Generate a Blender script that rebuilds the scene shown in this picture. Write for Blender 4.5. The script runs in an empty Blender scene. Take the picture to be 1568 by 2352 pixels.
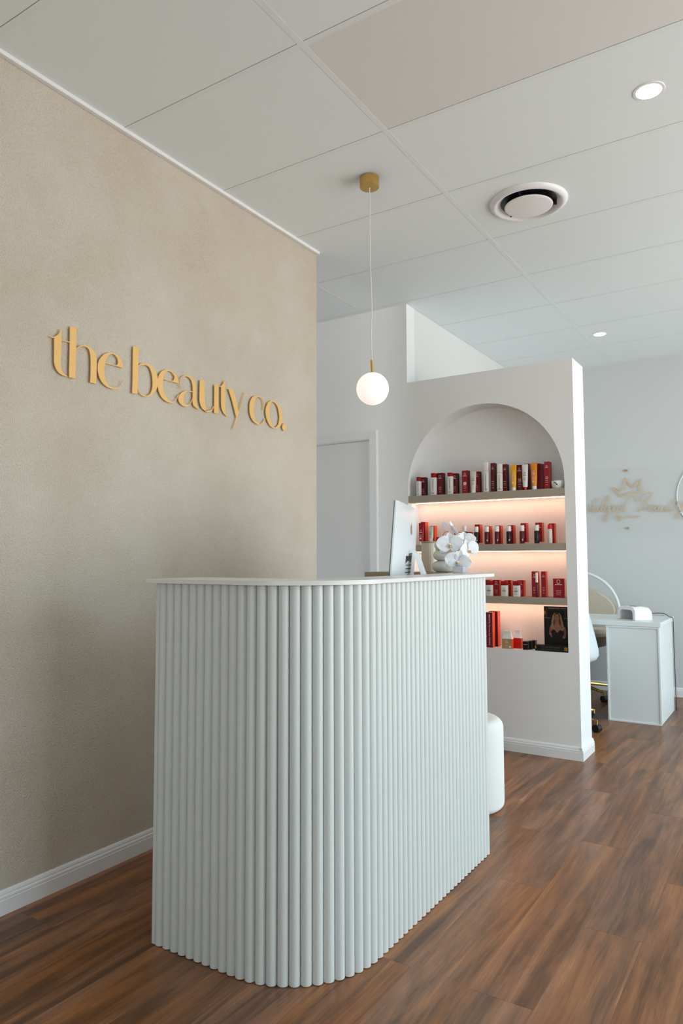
import bpy, bmesh, math, random
from mathutils import Vector, Matrix
random.seed(7)
PI = math.pi
SC = bpy.context.scene
COL = SC.collection

# ------------------------------------------------------------------ camera
cam_d = bpy.data.cameras.new('camera')
cam = bpy.data.objects.new('camera', cam_d)
COL.objects.link(cam)
CY, CP, CR = 0.569281602, 0.0660063417, -0.00277278219     # yaw, pitch, roll
fw = Vector((-math.sin(CY)*math.cos(CP), math.cos(CY)*math.cos(CP), math.sin(CP)))
rt = Vector((math.cos(CY), math.sin(CY), 0))
up = rt.cross(fw)
rr = math.cos(CR)*rt + math.sin(CR)*up
uu = -math.sin(CR)*rt + math.cos(CR)*up
m3 = Matrix((rr, uu, -fw)).transposed()
cam.matrix_world = Matrix.Translation((2.2908, 0, 1.1833)) @ m3.to_4x4()
cam_d.sensor_fit = 'HORIZONTAL'
cam_d.sensor_width = 36
cam_d.lens = 36*1635.83/1568
cam_d.clip_start = 0.05
SC.camera = cam

# ------------------------------------------------------------------ world and light
W = bpy.data.worlds.new('world'); SC.world = W; W.use_nodes = True
wt = W.node_tree; wt.nodes.clear()
wo = wt.nodes.new('ShaderNodeOutputWorld'); bg = wt.nodes.new('ShaderNodeBackground')
tc = wt.nodes.new('ShaderNodeTexCoord'); sx = wt.nodes.new('ShaderNodeSeparateXYZ')
cr = wt.nodes.new('ShaderNodeValToRGB'); mp = wt.nodes.new('ShaderNodeMapRange')
wt.links.new(tc.outputs['Generated'], sx.inputs[0]); wt.links.new(sx.outputs['Z'], mp.inputs['Value'])
mp.inputs['From Min'].default_value = -0.3; mp.inputs['From Max'].default_value = 0.5
wt.links.new(mp.outputs[0], cr.inputs[0]); wt.links.new(cr.outputs[0], bg.inputs[0]); wt.links.new(bg.outputs[0], wo.inputs[0])
cr.color_ramp.elements[0].position = 0.25; cr.color_ramp.elements[0].color = (0.80, 0.79, 0.76, 1)
cr.color_ramp.elements[1].position = 0.6; cr.color_ramp.elements[1].color = (0.73, 0.915, 1.0, 1)
bg.inputs['Strength'].default_value = SKY = 6.0

WIN = (1.2, 6.3, 0.15, 2.65)     # window opening in the right wall: y0 y1 z0 z1
RX = 4.9
YBK = -2.6
def portal(name, loc, rot, sx_, sy_):
    d = bpy.data.lights.new(name, 'AREA'); d.shape = 'RECTANGLE'; d.size = sx_; d.size_y = sy_
    d.cycles.is_portal = True
    o = bpy.data.objects.new(name, d); COL.objects.link(o); o.location = loc; o.rotation_euler = rot
FILL_WIN = (1.5, 3.1, 0.8, 2.2)      # unseen opening added behind the camera as fill light: x0 x1 z0 z1
portal('fill_opening_portal', ((FILL_WIN[0]+FILL_WIN[1])/2, YBK-0.1, (FILL_WIN[2]+FILL_WIN[3])/2), (PI/2, 0, 0), FILL_WIN[1]-FILL_WIN[0], FILL_WIN[3]-FILL_WIN[2])
portal('window_daylight', (RX+0.1, (WIN[0]+WIN[1])/2, (WIN[2]+WIN[3])/2), (0, PI/2, 0), WIN[3]-WIN[2], WIN[1]-WIN[0])

vs = SC.view_settings
vs.view_transform = 'Standard'; vs.look = 'None'; vs.gamma = 1; vs.exposure = 0.0; vs.use_curve_mapping = False
SC.cycles.use_denoising = True
SC.cycles.max_bounces = 10; SC.cycles.diffuse_bounces = 6; SC.cycles.caustics_refractive = False; SC.cycles.caustics_reflective = False
SC.cycles.sample_clamp_indirect = 6

# ------------------------------------------------------------------ helpers
def s2l(c):
    return tuple(((v/255+0.055)/1.055)**2.4 if v/255 > 0.04045 else v/255/12.92 for v in c)
def mat(name, col, rough=0.5, metal=0.0, bump=None, noise=None, emit=None, trans=0, coat=0, spec=0.5, ior=1.45, lin=False):
    """col sRGB 0-255; bump=(scale,strength,dist); noise=(scale,amount)"""
    m = bpy.data.materials.new(name); m.use_nodes = True
    nt = m.node_tree; b = nt.nodes['Principled BSDF']
    c = col if lin else s2l(col)
    b.inputs['Base Color'].default_value = (*c, 1)
    b.inputs['Roughness'].default_value = rough; b.inputs['Metallic'].default_value = metal
    b.inputs['Specular IOR Level'].default_value = spec; b.inputs['IOR'].default_value = ior
    if coat: b.inputs['Coat Weight'].default_value = coat
    if trans: b.inputs['Transmission Weight'].default_value = trans
    tco = nt.nodes.new('ShaderNodeTexCoord')
    if noise:
        n = nt.nodes.new('ShaderNodeTexNoise'); n.inputs['Scale'].default_value = noise[0]; n.inputs['Detail'].default_value = 5
        nt.links.new(tco.outputs['Object'], n.inputs['Vector'])
        r = nt.nodes.new('ShaderNodeValToRGB')
        a = noise[1]
        r.color_ramp.elements[0].position = 0.3; r.color_ramp.elements[1].position = 0.7
        r.color_ramp.elements[0].color = (*[v*(1-a) for v in c], 1); r.color_ramp.elements[1].color = (*[min(1, v*(1+a)) for v in c], 1)
        nt.links.new(n.outputs['Fac'], r.inputs[0]); nt.links.new(r.outputs[0], b.inputs['Base Color'])
    if bump:
        n = nt.nodes.new('ShaderNodeTexNoise'); n.inputs['Scale'].default_value = bump[0]; n.inputs['Detail'].default_value = 4
        nt.links.new(tco.outputs['Object'], n.inputs['Vector'])
        q = nt.nodes.new('ShaderNodeBump'); q.inputs['Strength'].default_value = bump[1]; q.inputs['Distance'].default_value = bump[2]
        nt.links.new(n.outputs['Fac'], q.inputs['Height']); nt.links.new(q.outputs[0], b.inputs['Normal'])
    if emit:
        b.inputs['Emission Color'].default_value = (*emit[0], 1); b.inputs['Emission Strength'].default_value = emit[1]
    return m

def obj(name, bm, m, parent=None, smooth=False, loc=None, kind=None):
    me = bpy.data.meshes.new(name)
    bmesh.ops.recalc_face_normals(bm, faces=bm.faces)
    bm.to_mesh(me); bm.free()
    for q in (m if isinstance(m, (list, tuple)) else [m]): me.materials.append(q)
    if smooth:
        for p in me.polygons: p.use_smooth = True
        if smooth is not True:
            me.set_sharp_from_angle(angle=math.radians(smooth))
    o = bpy.data.objects.new(name, me); COL.objects.link(o)
    if parent: o.parent = parent
    if loc: o.location = loc
    if kind: o['kind'] = kind
    return o
def tag(o, label, cat, group=None):
    o['label'] = label; o['category'] = cat
    if group: o['group'] = group
    return o
def thing(name, label, cat, loc, rz=0, group=None):
    o = bpy.data.objects.new(name, None); COL.objects.link(o); o.empty_display_size = 0.05
    o.location = loc; o.rotation_euler = (0, 0, rz)
    return tag(o, label, cat, group)
def struct(name, bm, m, parent=None, **k):
    o = obj(name, bm, m, parent, **k)
    if not parent: o['kind'] = 'structure'
    return o
def bx(bm, x0, x1, y0, y1, z0, z1, mi=0):
    v = [bm.verts.new(p) for p in ((x0,y0,z0),(x1,y0,z0),(x1,y1,z0),(x0,y1,z0),(x0,y0,z1),(x1,y0,z1),(x1,y1,z1),(x0,y1,z1))]
    fs = [bm.faces.new([v[i] for i in f]) for f in ((0,3,2,1),(4,5,6,7),(0,1,5,4),(1,2,6,5),(2,3,7,6),(3,0,4,7))]
    for f in fs: f.material_index = mi
    return fs
def box(x0, x1, y0, y1, z0, z1, bev=0, seg=1):
    bm = bmesh.new(); bx(bm, x0, x1, y0, y1, z0, z1)
    if bev: bmesh.ops.bevel(bm, geom=list(bm.edges), offset=bev, segments=seg, affect='EDGES', profile=0.5)
    return bm
def lathe(prof, seg=24, bm=None, c=(0, 0), axis='Z'):
    bm = bm or bmesh.new(); rings = []
    for r, z in prof:
        if r < 1e-6: rings.append([bm.verts.new((c[0], c[1], z))])
        else: rings.append([bm.verts.new((c[0]+r*math.cos(2*PI*i/seg), c[1]+r*math.sin(2*PI*i/seg), z)) for i in range(seg)])
    for a, b in zip(rings, rings[1:]):
        for i in range(seg):
            j = (i+1) % seg
            if len(a) == 1 and len(b) == 1: continue
            if len(a) == 1: bm.faces.new((a[0], b[j], b[i]))
            elif len(b) == 1: bm.faces.new((a[i], a[j], b[0]))
            else: bm.faces.new((a[i], a[j], b[j], b[i]))
    return bm
def cyl(r, z0, z1, seg=20, c=(0, 0), bev=0.0):
    p = [(0, z0), (r-bev, z0), (r, z0+bev), (r, z1-bev), (r-bev, z1), (0, z1)] if bev else [(0, z0), (r, z0), (r, z1), (0, z1)]
    return lathe(p, seg, None, c)
def tube(pts, r, seg=8, bm=None, closed=False, sq=None):
    bm = bm or bmesh.new(); P = [Vector(p) for p in pts]; n = len(P); rings = []
    ref = Vector((0, 0, 1)); prev = None
    for i in range(n):
        if closed: t = (P[(i+1) % n]-P[i-1]).normalized()
        else: t = (P[min(i+1, n-1)]-P[max(i-1, 0)]).normalized()
        if prev is None:
            a = t.cross(ref if abs(t.z) < 0.9 else Vector((1, 0, 0))).normalized()
        else:
            a = (prev - t*prev.dot(t)).normalized()
        prev = a; b = t.cross(a)
        ri = r[i] if isinstance(r, (list, tuple)) else r
        rings.append([bm.verts.new(P[i]+a*ri*math.cos(2*PI*k/seg)+b*ri*math.sin(2*PI*k/seg)) for k in range(seg)])
    pr = list(zip(rings, rings[1:])) + ([(rings[-1], rings[0])] if closed else [])
    for A, B in pr:
        for k in range(seg): bm.faces.new((A[k], A[(k+1) % seg], B[(k+1) % seg], B[k]))
    if not closed:
        bm.faces.new(rings[0]); bm.faces.new(rings[-1])
    return bm
def prism(pts2, z0, z1, bm=None, fn=None):
    """extrude a simple 2D outline; fn maps (a,b,z) to 3D"""
    bm = bm or bmesh.new(); fn = fn or (lambda a, b, z: (a, b, z))
    lo = [bm.verts.new(fn(a, b, z0)) for a, b in pts2]; hi = [bm.verts.new(fn(a, b, z1)) for a, b in pts2]
    n = len(lo)
    bm.faces.new(lo); bm.faces.new(hi)
    for i in range(n): bm.faces.new((lo[i], lo[(i+1) % n], hi[(i+1) % n], hi[i]))
    return bm
def cr_interp(rows, sub=6, closed=False):
    n = len(rows)
    if n < 3: return rows
    out = []
    for i in range(n-1):
        p0 = rows[i-1] if i > 0 else (rows[-2] if closed else rows[0]); p1 = rows[i]; p2 = rows[i+1]
        p3 = rows[i+2] if i+2 < n else (rows[1] if closed else rows[-1])
        for k in range(sub):
            t = k/sub
            out.append(tuple(0.5*((2*b)+(-a+c)*t+(2*a-5*b+4*c-d)*t*t+(-a+3*b-3*c+d)*t**3) for a, b, c, d in zip(p0, p1, p2, p3)))
    out.append(rows[-1])
    return out
def ribbon(bm, rows, fn, d0, d1):
    """rows of (a1,b1,a2,b2): a solid strip between two edges, fn(a,b,depth)"""
    R = [[bm.verts.new(fn(r[0], r[1], d0)), bm.verts.new(fn(r[2], r[3], d0)), bm.verts.new(fn(r[2], r[3], d1)), bm.verts.new(fn(r[0], r[1], d1))] for r in rows]
    for A, B in zip(R, R[1:]):
        for k in range(4): bm.faces.new((A[k], A[(k+1) % 4], B[(k+1) % 4], B[k]))
    bm.faces.new(R[0]); bm.faces.new(R[-1])
def stroke(bm, pts, w, fn, d0, d1, sub=4):
    P = cr_interp([tuple(p) for p in pts], sub) if len(pts) > 2 and sub > 1 else pts
    R = []
    for i, p in enumerate(P):
        a = P[max(i-1, 0)]; b = P[min(i+1, len(P)-1)]
        dx, dy = b[0]-a[0], b[1]-a[1]; L = math.hypot(dx, dy) or 1
        nx, ny = -dy/L*w/2, dx/L*w/2
        e = (d1-d0)/abs(d1-d0)*0.00004*i                # later parts lie a hair prouder, so crossings do not coincide
        R.append([bm.verts.new(fn(p[0]+nx, p[1]+ny, d0)), bm.verts.new(fn(p[0]-nx, p[1]-ny, d0)), bm.verts.new(fn(p[0]-nx, p[1]-ny, d1+e)), bm.verts.new(fn(p[0]+nx, p[1]+ny, d1+e))])
    for A, B in zip(R, R[1:]):
        for k in (1, 2, 3): bm.faces.new((A[k], A[(k+1) % 4], B[(k+1) % 4], B[k]))
    bm.faces.new(R[0]); bm.faces.new(R[-1])
def text_mesh(s, size, name='print', align='CENTER', extrude=0.0002, bold=0.0, space=1.0):
    cu = bpy.data.curves.new(name, 'FONT'); cu.body = s; cu.size = size; cu.align_x = align; cu.align_y = 'CENTER'
    cu.extrude = extrude; cu.offset = bold; cu.resolution_u = 2; cu.space_character = space
    t = bpy.data.objects.new(name, cu); COL.objects.link(t)
    dg = bpy.context.evaluated_depsgraph_get(); dg.update()
    me = bpy.data.meshes.new_from_object(t.evaluated_get(dg))
    bpy.data.objects.remove(t); me.name = name
    return me
def add_text(s, size, m, parent, loc, rot=(PI/2, 0, 0), name='lettering', **k):
    me = text_mesh(s, size, name, **k); me.materials.clear(); me.materials.append(m)
    o = bpy.data.objects.new(name, me); COL.objects.link(o); o.parent = parent; o.location = loc; o.rotation_euler = rot
    return o

# ------------------------------------------------------------------ materials
M = {}
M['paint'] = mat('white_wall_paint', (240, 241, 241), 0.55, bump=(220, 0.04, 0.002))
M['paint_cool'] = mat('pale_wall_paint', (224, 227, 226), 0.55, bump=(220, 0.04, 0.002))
M['paint_far_dim'] = mat('pale_wall_paint_dimmed', (208, 212, 213), 0.55, bump=(220, 0.04, 0.002))  # pale wall paint again, darkened to carry the far wall's dimmer light
M['trim'] = mat('white_gloss_trim', (236, 237, 238), 0.3)
M['tile'] = mat('ceiling_board', (234, 243, 246), 0.75, bump=(300, 0.05, 0.001))
M['tile_warm'] = mat('ceiling_board_aged', (227, 229, 229), 0.75, bump=(300, 0.05, 0.001))
M['tee'] = mat('ceiling_grid_metal', (232, 240, 243), 0.75)
M['plenum'] = mat('plenum_dark', (60, 60, 58), 0.9)
M['counter'] = mat('counter_paint', (211, 215, 213), 0.38, noise=(3, 0.015))
M['counter_top'] = mat('counter_top_satin', (226, 225, 222), 0.3)
M['tan'] = mat('taupe_board', (165, 150, 130), 0.5)
M['shelf'] = mat('taupe_shelf', (168, 158, 143), 0.5)
M['brass'] = mat('brushed_brass', (212, 172, 100), 0.32, 1.0)
M['gold'] = mat('gold_acrylic', (236, 190, 116), 0.45, 0.0)
M['cord'] = mat('white_cord', (225, 222, 215), 0.6)
M['globe'] = mat('opal_glass_lit', (235, 225, 220), 0.25, emit=((1.0, 0.88, 0.83), 0.72))
M['lamp'] = mat('downlight_diffuser', (240, 235, 232), 0.4, emit=((1.0, 0.95, 0.93), 6.0))
M['led'] = mat('led_strip_lit', (255, 220, 190), 0.4, emit=((1.0, 0.57, 0.39), 23.0))
M['alu'] = mat('anodised_aluminium', (222, 227, 231), 0.35, 0.25)
M['dark'] = mat('black_plastic', (28, 28, 30), 0.4)
M['screen'] = mat('dark_screen_glass', (14, 15, 18), 0.08)
M['logo_reflection'] = mat('emblem_painted_reflection', (176, 150, 124), 0.2, 0.5)  # orange-tan reflection painted into the emblem's base colour
M['ceramic'] = mat('grey_glazed_ceramic', (206, 204, 195), 0.16, coat=0.5)
M['canister'] = mat('beige_ribbed_ceramic', (220, 207, 190), 0.5)
M['petal'] = mat('white_petal', (244, 244, 246), 0.5)
M['petal'].node_tree.nodes['Principled BSDF'].inputs['Subsurface Weight'].default_value = 0.15
M['lip'] = mat('ochre_orchid_lip', (200, 164, 100), 0.5, noise=(60, 0.3))
M['stem'] = mat('pale_green_stem', (150, 152, 110), 0.5)
M['glass'] = mat('clear_glass', (245, 248, 250), 0.02, trans=1.0)
def clear_acrylic():
    m = bpy.data.materials.new('clear_acrylic'); m.use_nodes = True; nt = m.node_tree; nt.nodes.clear()
    o = nt.nodes.new('ShaderNodeOutputMaterial'); mx = nt.nodes.new('ShaderNodeMixShader'); tr = nt.nodes.new('ShaderNodeBsdfTransparent'); gl = nt.nodes.new('ShaderNodeBsdfGlossy')
    tr.inputs[0].default_value = (0.997, 0.999, 0.999, 1); gl.inputs['Roughness'].default_value = 0.03
    mx.inputs[0].default_value = 0.012; nt.links.new(tr.outputs[0], mx.inputs[1]); nt.links.new(gl.outputs[0], mx.inputs[2]); nt.links.new(mx.outputs[0], o.inputs[0])
    return m
M['acrylic'] = clear_acrylic()
M['pale_glass'] = mat('pale_frosted_glass', (226, 233, 238), 0.12, trans=0.45)
M['boucle'] = mat('white_boucle', (232, 231, 228), 0.95, bump=(190, 0.5, 0.003))
M['white_gloss'] = mat('white_gloss_plastic', (240, 240, 240), 0.18)
M['desk'] = mat('white_laminate', (226, 232, 232), 0.35)
M['beige_fabric'] = mat('beige_upholstery', (200, 188, 172), 0.9, bump=(150, 0.3, 0.003))
M['brown_fabric'] = mat('brown_seat_base', (92, 80, 66), 0.8)
M['shell'] = mat('pale_blue_shell', (214, 224, 230), 0.4)
M['hoop'] = mat('frosted_white_hoop', (226, 232, 234), 0.35)
M['crimson'] = mat('crimson_carton', (158, 12, 36), 0.4)
M['darkred'] = mat('dark_red_carton', (108, 8, 20), 0.4)
M['maroon'] = mat('maroon_bottle', (92, 10, 28), 0.3)
M['wine'] = mat('wine_carton', (122, 22, 40), 0.45)
M['orange_side'] = mat('orange_carton_side', (226, 82, 30), 0.4)
M['orange_side_dim'] = mat('orange_carton_side_dim', (150, 50, 22), 0.4)  # orange side darkened in colour for the dim light on the top shelf
M['brown_side'] = mat('dark_brown_carton_side', (58, 14, 10), 0.5)
M['cap_red'] = mat('red_cap', (160, 8, 22), 0.25)
M['cap_bright'] = mat('bright_red_cap', (216, 24, 24), 0.3)
M['pack_white'] = mat('white_bottle', (232, 230, 226), 0.35)
M['pack_cream'] = mat('cream_tube', (226, 216, 202), 0.4)
M['pack_black'] = mat('black_bottle', (20, 18, 20), 0.3)
M['cap_white'] = mat('white_cap', (236, 232, 226), 0.35)
M['yellow'] = mat('yellow_tube', (240, 174, 24), 0.35)
M['orange'] = mat('orange_tube', (240, 142, 30), 0.35)
M['kraft'] = mat('kraft_carton', (178, 142, 92), 0.6)
M['red'] = mat('bright_red_carton', (214, 16, 10), 0.45)
M['print_dark'] = mat('dark_print', (92, 78, 72), 0.6)
M['print_light'] = mat('light_print', (236, 214, 208), 0.6)
M['print_blue'] = mat('pale_blue_print', (150, 196, 206), 0.6)
M['goldleaf'] = mat('gold_print', (176, 124, 40), 0.4, 0.4)

def plaster():
    m = mat('sand_plaster', (214, 200, 180), 0.92)
    nt = m.node_tree; b = nt.nodes['Principled BSDF']; L = nt.links
    t = nt.nodes['Texture Coordinate']
    n1 = nt.nodes.new('ShaderNodeTexNoise'); n1.inputs['Scale'].default_value = 2.2; n1.inputs['Detail'].default_value = 6; n1.inputs['Roughness'].default_value = 0.6
    L.new(t.outputs['Object'], n1.inputs['Vector'])
    r = nt.nodes.new('ShaderNodeValToRGB'); L.new(n1.outputs['Fac'], r.inputs[0])
    r.color_ramp.elements[0].position = 0.3; r.color_ramp.elements[0].color = (*s2l((220, 208, 190)), 1)
    r.color_ramp.elements[1].position = 0.72; r.color_ramp.elements[1].color = (*s2l((234, 225, 211)), 1)
    n2 = nt.nodes.new('ShaderNodeTexNoise'); n2.inputs['Scale'].default_value = 225; n2.inputs['Detail'].default_value = 3; n2.inputs['Roughness'].default_value = 0.6
    mpn = nt.nodes.new('ShaderNodeMapping'); mpn.inputs['Scale'].default_value = (1, 1, 0.75)
    L.new(t.outputs['Object'], mpn.inputs[0]); L.new(mpn.outputs[0], n2.inputs['Vector'])
    r2 = nt.nodes.new('ShaderNodeValToRGB'); L.new(n2.outputs['Fac'], r2.inputs[0])
    r2.color_ramp.elements[0].position = 0.34; r2.color_ramp.elements[1].position = 0.52
    mx = nt.nodes.new('ShaderNodeMix'); mx.data_type = 'RGBA'; mx.blend_type = 'MULTIPLY'
    r3 = nt.nodes.new('ShaderNodeValToRGB'); L.new(r2.outputs[0], r3.inputs[0])
    r3.color_ramp.elements[0].color = (0.87, 0.85, 0.82, 1); r3.color_ramp.elements[1].color = (1, 1, 1, 1)  # hollows of the relief noise also shaded in the base colour
    mx.inputs[0].default_value = 0.8; L.new(r.outputs[0], mx.inputs[6]); L.new(r3.outputs[0], mx.inputs[7]); L.new(mx.outputs[2], b.inputs['Base Color'])
    q = nt.nodes.new('ShaderNodeBump'); q.inputs['Strength'].default_value = 1.0; q.inputs['Distance'].default_value = 0.009
    L.new(n2.outputs['Fac'], q.inputs['Height']); L.new(q.outputs[0], b.inputs['Normal'])
    return m
M['plaster'] = plaster()

def wood(use_random=True):
    m = mat('spotted_gum_plank', (96, 60, 38), 0.36)
    nt = m.node_tree; b = nt.nodes['Principled BSDF']; L = nt.links; N = nt.nodes.new
    t = nt.nodes['Texture Coordinate']
    oi = N('ShaderNodeObjectInfo')
    ad = N('ShaderNodeVectorMath'); ad.operation = 'ADD'
    cb = N('ShaderNodeCombineXYZ'); ml = N('ShaderNodeMath'); ml.operation = 'MULTIPLY'; ml.inputs[1].default_value = 37.0
    L.new(oi.outputs['Random'], ml.inputs[0]); L.new(ml.outputs[0], cb.inputs[0]); L.new(ml.outputs[0], cb.inputs[2])
    L.new(t.outputs['Object'], ad.inputs[0]); L.new(cb.outputs[0], ad.inputs[1])
    # warp
    mw = N('ShaderNodeMapping'); mw.inputs['Scale'].default_value = (3.5, 0.8, 1)
    L.new(ad.outputs[0], mw.inputs[0])
    nw = N('ShaderNodeTexNoise'); nw.inputs['Scale'].default_value = 1.0; nw.inputs['Detail'].default_value = 2
    L.new(mw.outputs[0], nw.inputs['Vector'])
    sub = N('ShaderNodeVectorMath'); sub.operation = 'SUBTRACT'; sub.inputs[1].default_value = (0.5, 0.5, 0.5)
    L.new(nw.outputs['Color'], sub.inputs[0])
    scv = N('ShaderNodeVectorMath'); scv.operation = 'MULTIPLY'; scv.inputs[1].default_value = (0.075, 0.3, 0)
    L.new(sub.outputs[0], scv.inputs[0])
    ad2 = N('ShaderNodeVectorMath'); ad2.operation = 'ADD'; L.new(ad.outputs[0], ad2.inputs[0]); L.new(scv.outputs[0], ad2.inputs[1])
    m1 = N('ShaderNodeMapping'); m1.inputs['Scale'].default_value = (17, 1.0, 1); L.new(ad2.outputs[0], m1.inputs[0])
    n1 = N('ShaderNodeTexNoise'); n1.inputs['Scale'].default_value = 1; n1.inputs['Detail'].default_value = 9; n1.inputs['Roughness'].default_value = 0.66; n1.inputs['Distortion'].default_value = 0.6
    L.new(m1.outputs[0], n1.inputs['Vector'])
    r = N('ShaderNodeValToRGB'); L.new(n1.outputs['Fac'], r.inputs[0])
    e = r.color_ramp.elements
    e[0].position = 0.30; e[0].color = (*s2l((64, 38, 21)), 1)
    e[1].position = 0.70; e[1].color = (*s2l((194, 140, 94)), 1)
    for p, c in ((0.42, (100, 64, 38)), (0.52, (134, 88, 56)), (0.62, (160, 108, 70))):
        k = e.new(p); k.color = (*s2l(c), 1)
    # swirling figure
    mS = N('ShaderNodeMapping'); mS.inputs['Scale'].default_value = (8, 1.9, 1); L.new(ad2.outputs[0], mS.inputs[0])
    nS = N('ShaderNodeTexNoise'); nS.inputs['Scale'].default_value = 1; nS.inputs['Detail'].default_value = 6; nS.inputs['Roughness'].default_value = 0.6; nS.inputs['Distortion'].default_value = 1.8
    L.new(mS.outputs[0], nS.inputs['Vector'])
    mxf = N('ShaderNodeMix'); mxf.data_type = 'FLOAT'; mxf.inputs[0].default_value = 0.25
    L.new(n1.outputs['Fac'], mxf.inputs[2]); L.new(nS.outputs['Fac'], mxf.inputs[3]); L.new(mxf.outputs[0], r.inputs[0])
    # fine streaks
    m2 = N('ShaderNodeMapping'); m2.inputs['Scale'].default_value = (210, 6, 1); L.new(ad2.outputs[0], m2.inputs[0])
    n2 = N('ShaderNodeTexNoise'); n2.inputs['Scale'].default_value = 1; n2.inputs['Detail'].default_value = 7; n2.inputs['Roughness'].default_value = 0.7
    L.new(m2.outputs[0], n2.inputs['Vector'])
    mr = N('ShaderNodeMapRange'); mr.inputs['From Min'].default_value = 0.3; mr.inputs['From Max'].default_value = 0.7
    mr.inputs['To Min'].default_value = 0.70; mr.inputs['To Max'].default_value = 1.22; L.new(n2.outputs['Fac'], mr.inputs['Value'])
    # per-plank tone
    mv = N('ShaderNodeMapRange'); mv.inputs['To Min'].default_value = 0.86; mv.inputs['To Max'].default_value = 1.14
    L.new(oi.outputs['Random'], mv.inputs['Value'])
    mm = N('ShaderNodeMath'); mm.operation = 'MULTIPLY'; L.new(mr.outputs[0], mm.inputs[0]); L.new(mv.outputs[0], mm.inputs[1])
    # hue drift to grey-brown
    m3 = N('ShaderNodeMapping'); m3.inputs['Scale'].default_value = (5, 0.7, 1); L.new(ad2.outputs[0], m3.inputs[0])
    n3 = N('ShaderNodeTexNoise'); n3.inputs['Scale'].default_value = 1; n3.inputs['Detail'].default_value = 2; L.new(m3.outputs[0], n3.inputs['Vector'])
    hs = N('ShaderNodeHueSaturation'); L.new(r.outputs[0], hs.inputs['Color']); L.new(mm.outputs[0], hs.inputs['Value'])
    ms = N('ShaderNodeMapRange'); ms.inputs['From Min'].default_value = 0.35; ms.inputs['From Max'].default_value = 0.65
    ms.inputs['To Min'].default_value = 0.9; ms.inputs['To Max'].default_value = 1.10; L.new(n3.outputs['Fac'], ms.inputs['Value']); L.new(ms.outputs[0], hs.inputs['Saturation'])
    L.new(hs.outputs[0], b.inputs['Base Color'])
    q = N('ShaderNodeBump'); q.inputs['Strength'].default_value = 0.12; q.inputs['Distance'].default_value = 0.001
    L.new(n2.outputs['Fac'], q.inputs['Height']); L.new(q.outputs[0], b.inputs['Normal'])
    return m
M['wood'] = wood()
M['wood'].node_tree.nodes['Principled BSDF'].inputs['Specular IOR Level'].default_value = 0.7

# ------------------------------------------------------------------ room shell
H = 2.96; XL = -1.7; YB = -2.6; YF = 6.75; BW = 4.34
fl = struct('floor', box(XL, RX+0.3, YB, YF+0.1, -0.12, -0.007), M['wood'])
PL_W = 0.18; PL_L = 1.22
ends = {0: 1.921, 1: 2.61, 2: 1.913, 3: 2.42, 4: 2.90}
PX0, PX1, PY0, PY1 = XL, 3.66, -0.4, YF
def plank_mesh(w, l):
    bm = box(0, w, 0, l, -0.012, 0.0)
    tops = [e for e in bm.edges if all(v.co.z > -0.001 for v in e.verts)]
    bmesh.ops.bevel(bm, geom=tops, offset=0.0005, segments=1, affect='EDGES')
    return bm
full = None; rs = random.Random(3)
k = 0
ci = -15
while True:
    x0 = 1.12+PL_W*ci
    if x0 > PX1-0.05: break
    off = ends.get(ci, rs.uniform(0, PL_L))
    y = off-PL_L*10
    xs = max(x0, XL); w = x0+PL_W-xs
    lim_hi = YF if xs > -0.05 else BW+0.1
    while y < lim_hi:
        ya, yb = max(y, PY0), min(y+PL_L, lim_hi)
        hid = xs+w < -0.15 and yb < 3.2
        if yb-ya > 0.03 and w > 0.02 and not hid:
            if abs((yb-ya)-PL_L) < 1e-6 and abs(w-PL_W) < 1e-6:
                if full is None:
                    o = obj('plank', plank_mesh(PL_W-0.0002, PL_L-0.0002), M['wood'], fl); full = o
                else:
                    o = bpy.data.objects.new('plank', full.data); COL.objects.link(o); o.parent = fl
            else:
                o = obj('plank', plank_mesh(w-0.0002, yb-ya-0.0002), M['wood'], fl)
            o.location = (xs, ya, 0)
        y += PL_L
    ci += 1
# floor beyond the planked field (behind the camera and by the window)
bm = bmesh.new(); bx(bm, XL, RX+0.3, YB, PY0, -0.0075, 0); bx(bm, PX1+0.02, RX+0.3, PY0, YF, -0.0075, 0); bx(bm, XL, -0.15, PY0, 3.2, -0.0075, 0)
obj('floor_surface', bm, M['wood'], fl, kind='stuff')

# ceiling
ce = struct('ceiling', box(XL, RX+0.3, YB, YF+0.1, H+0.012, H+0.12), M['plenum'])
xt = [-1.488, -0.288, 0.912, 2.112, 3.312, 4.512]
y_l = [-2.9012+0.6*i for i in range(17)]
def ceil_area(a, b, y0, y1):
    """clip a span to the room plan at this depth"""
    lo = 0.022 if y1 <= 3.33 else (XL if y1 <= BW+0.3 else 0.056)
    return max(a, lo), min(b, RX)
for j, yy in enumerate(y_l):
    y0 = max(yy+0.024, YB); y1 = min(yy+0.6-0.0032, YF)
    if y1 <= y0: continue
    for i in range(len(xt)+1):
        a = xt[i-1]+0.012 if i else XL; b = xt[i]-0.012 if i < len(xt) else RX
        for (ya, yb) in ([(y0, 3.32), (3.32, y1)] if y0 < 3.32 < y1 else [(y0, BW), (BW, y1)] if y0 < BW < y1 else [(y0, y1)]):
            aa, bb = ceil_area(a, b, ya, yb if yb != BW else BW)
            if ya >= BW-0.001: aa = max(aa, 0.056)
            if bb-aa < 0.03 or yb-ya < 0.01: continue
            warm = abs(a-0.924) < 0.01 and 1.8 < yy < 2.0
            obj('ceiling_tile', box(aa+0.0006, bb-0.0006, ya, yb, H-0.0012, H+0.009), M['tile_warm'] if warm else M['tile'], ce)
            if ya == y0:
                obj('cross_tee', box(aa, bb, max(yy, YB), y0, H-0.0018, H+0.006), M['tee'], ce)
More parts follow.
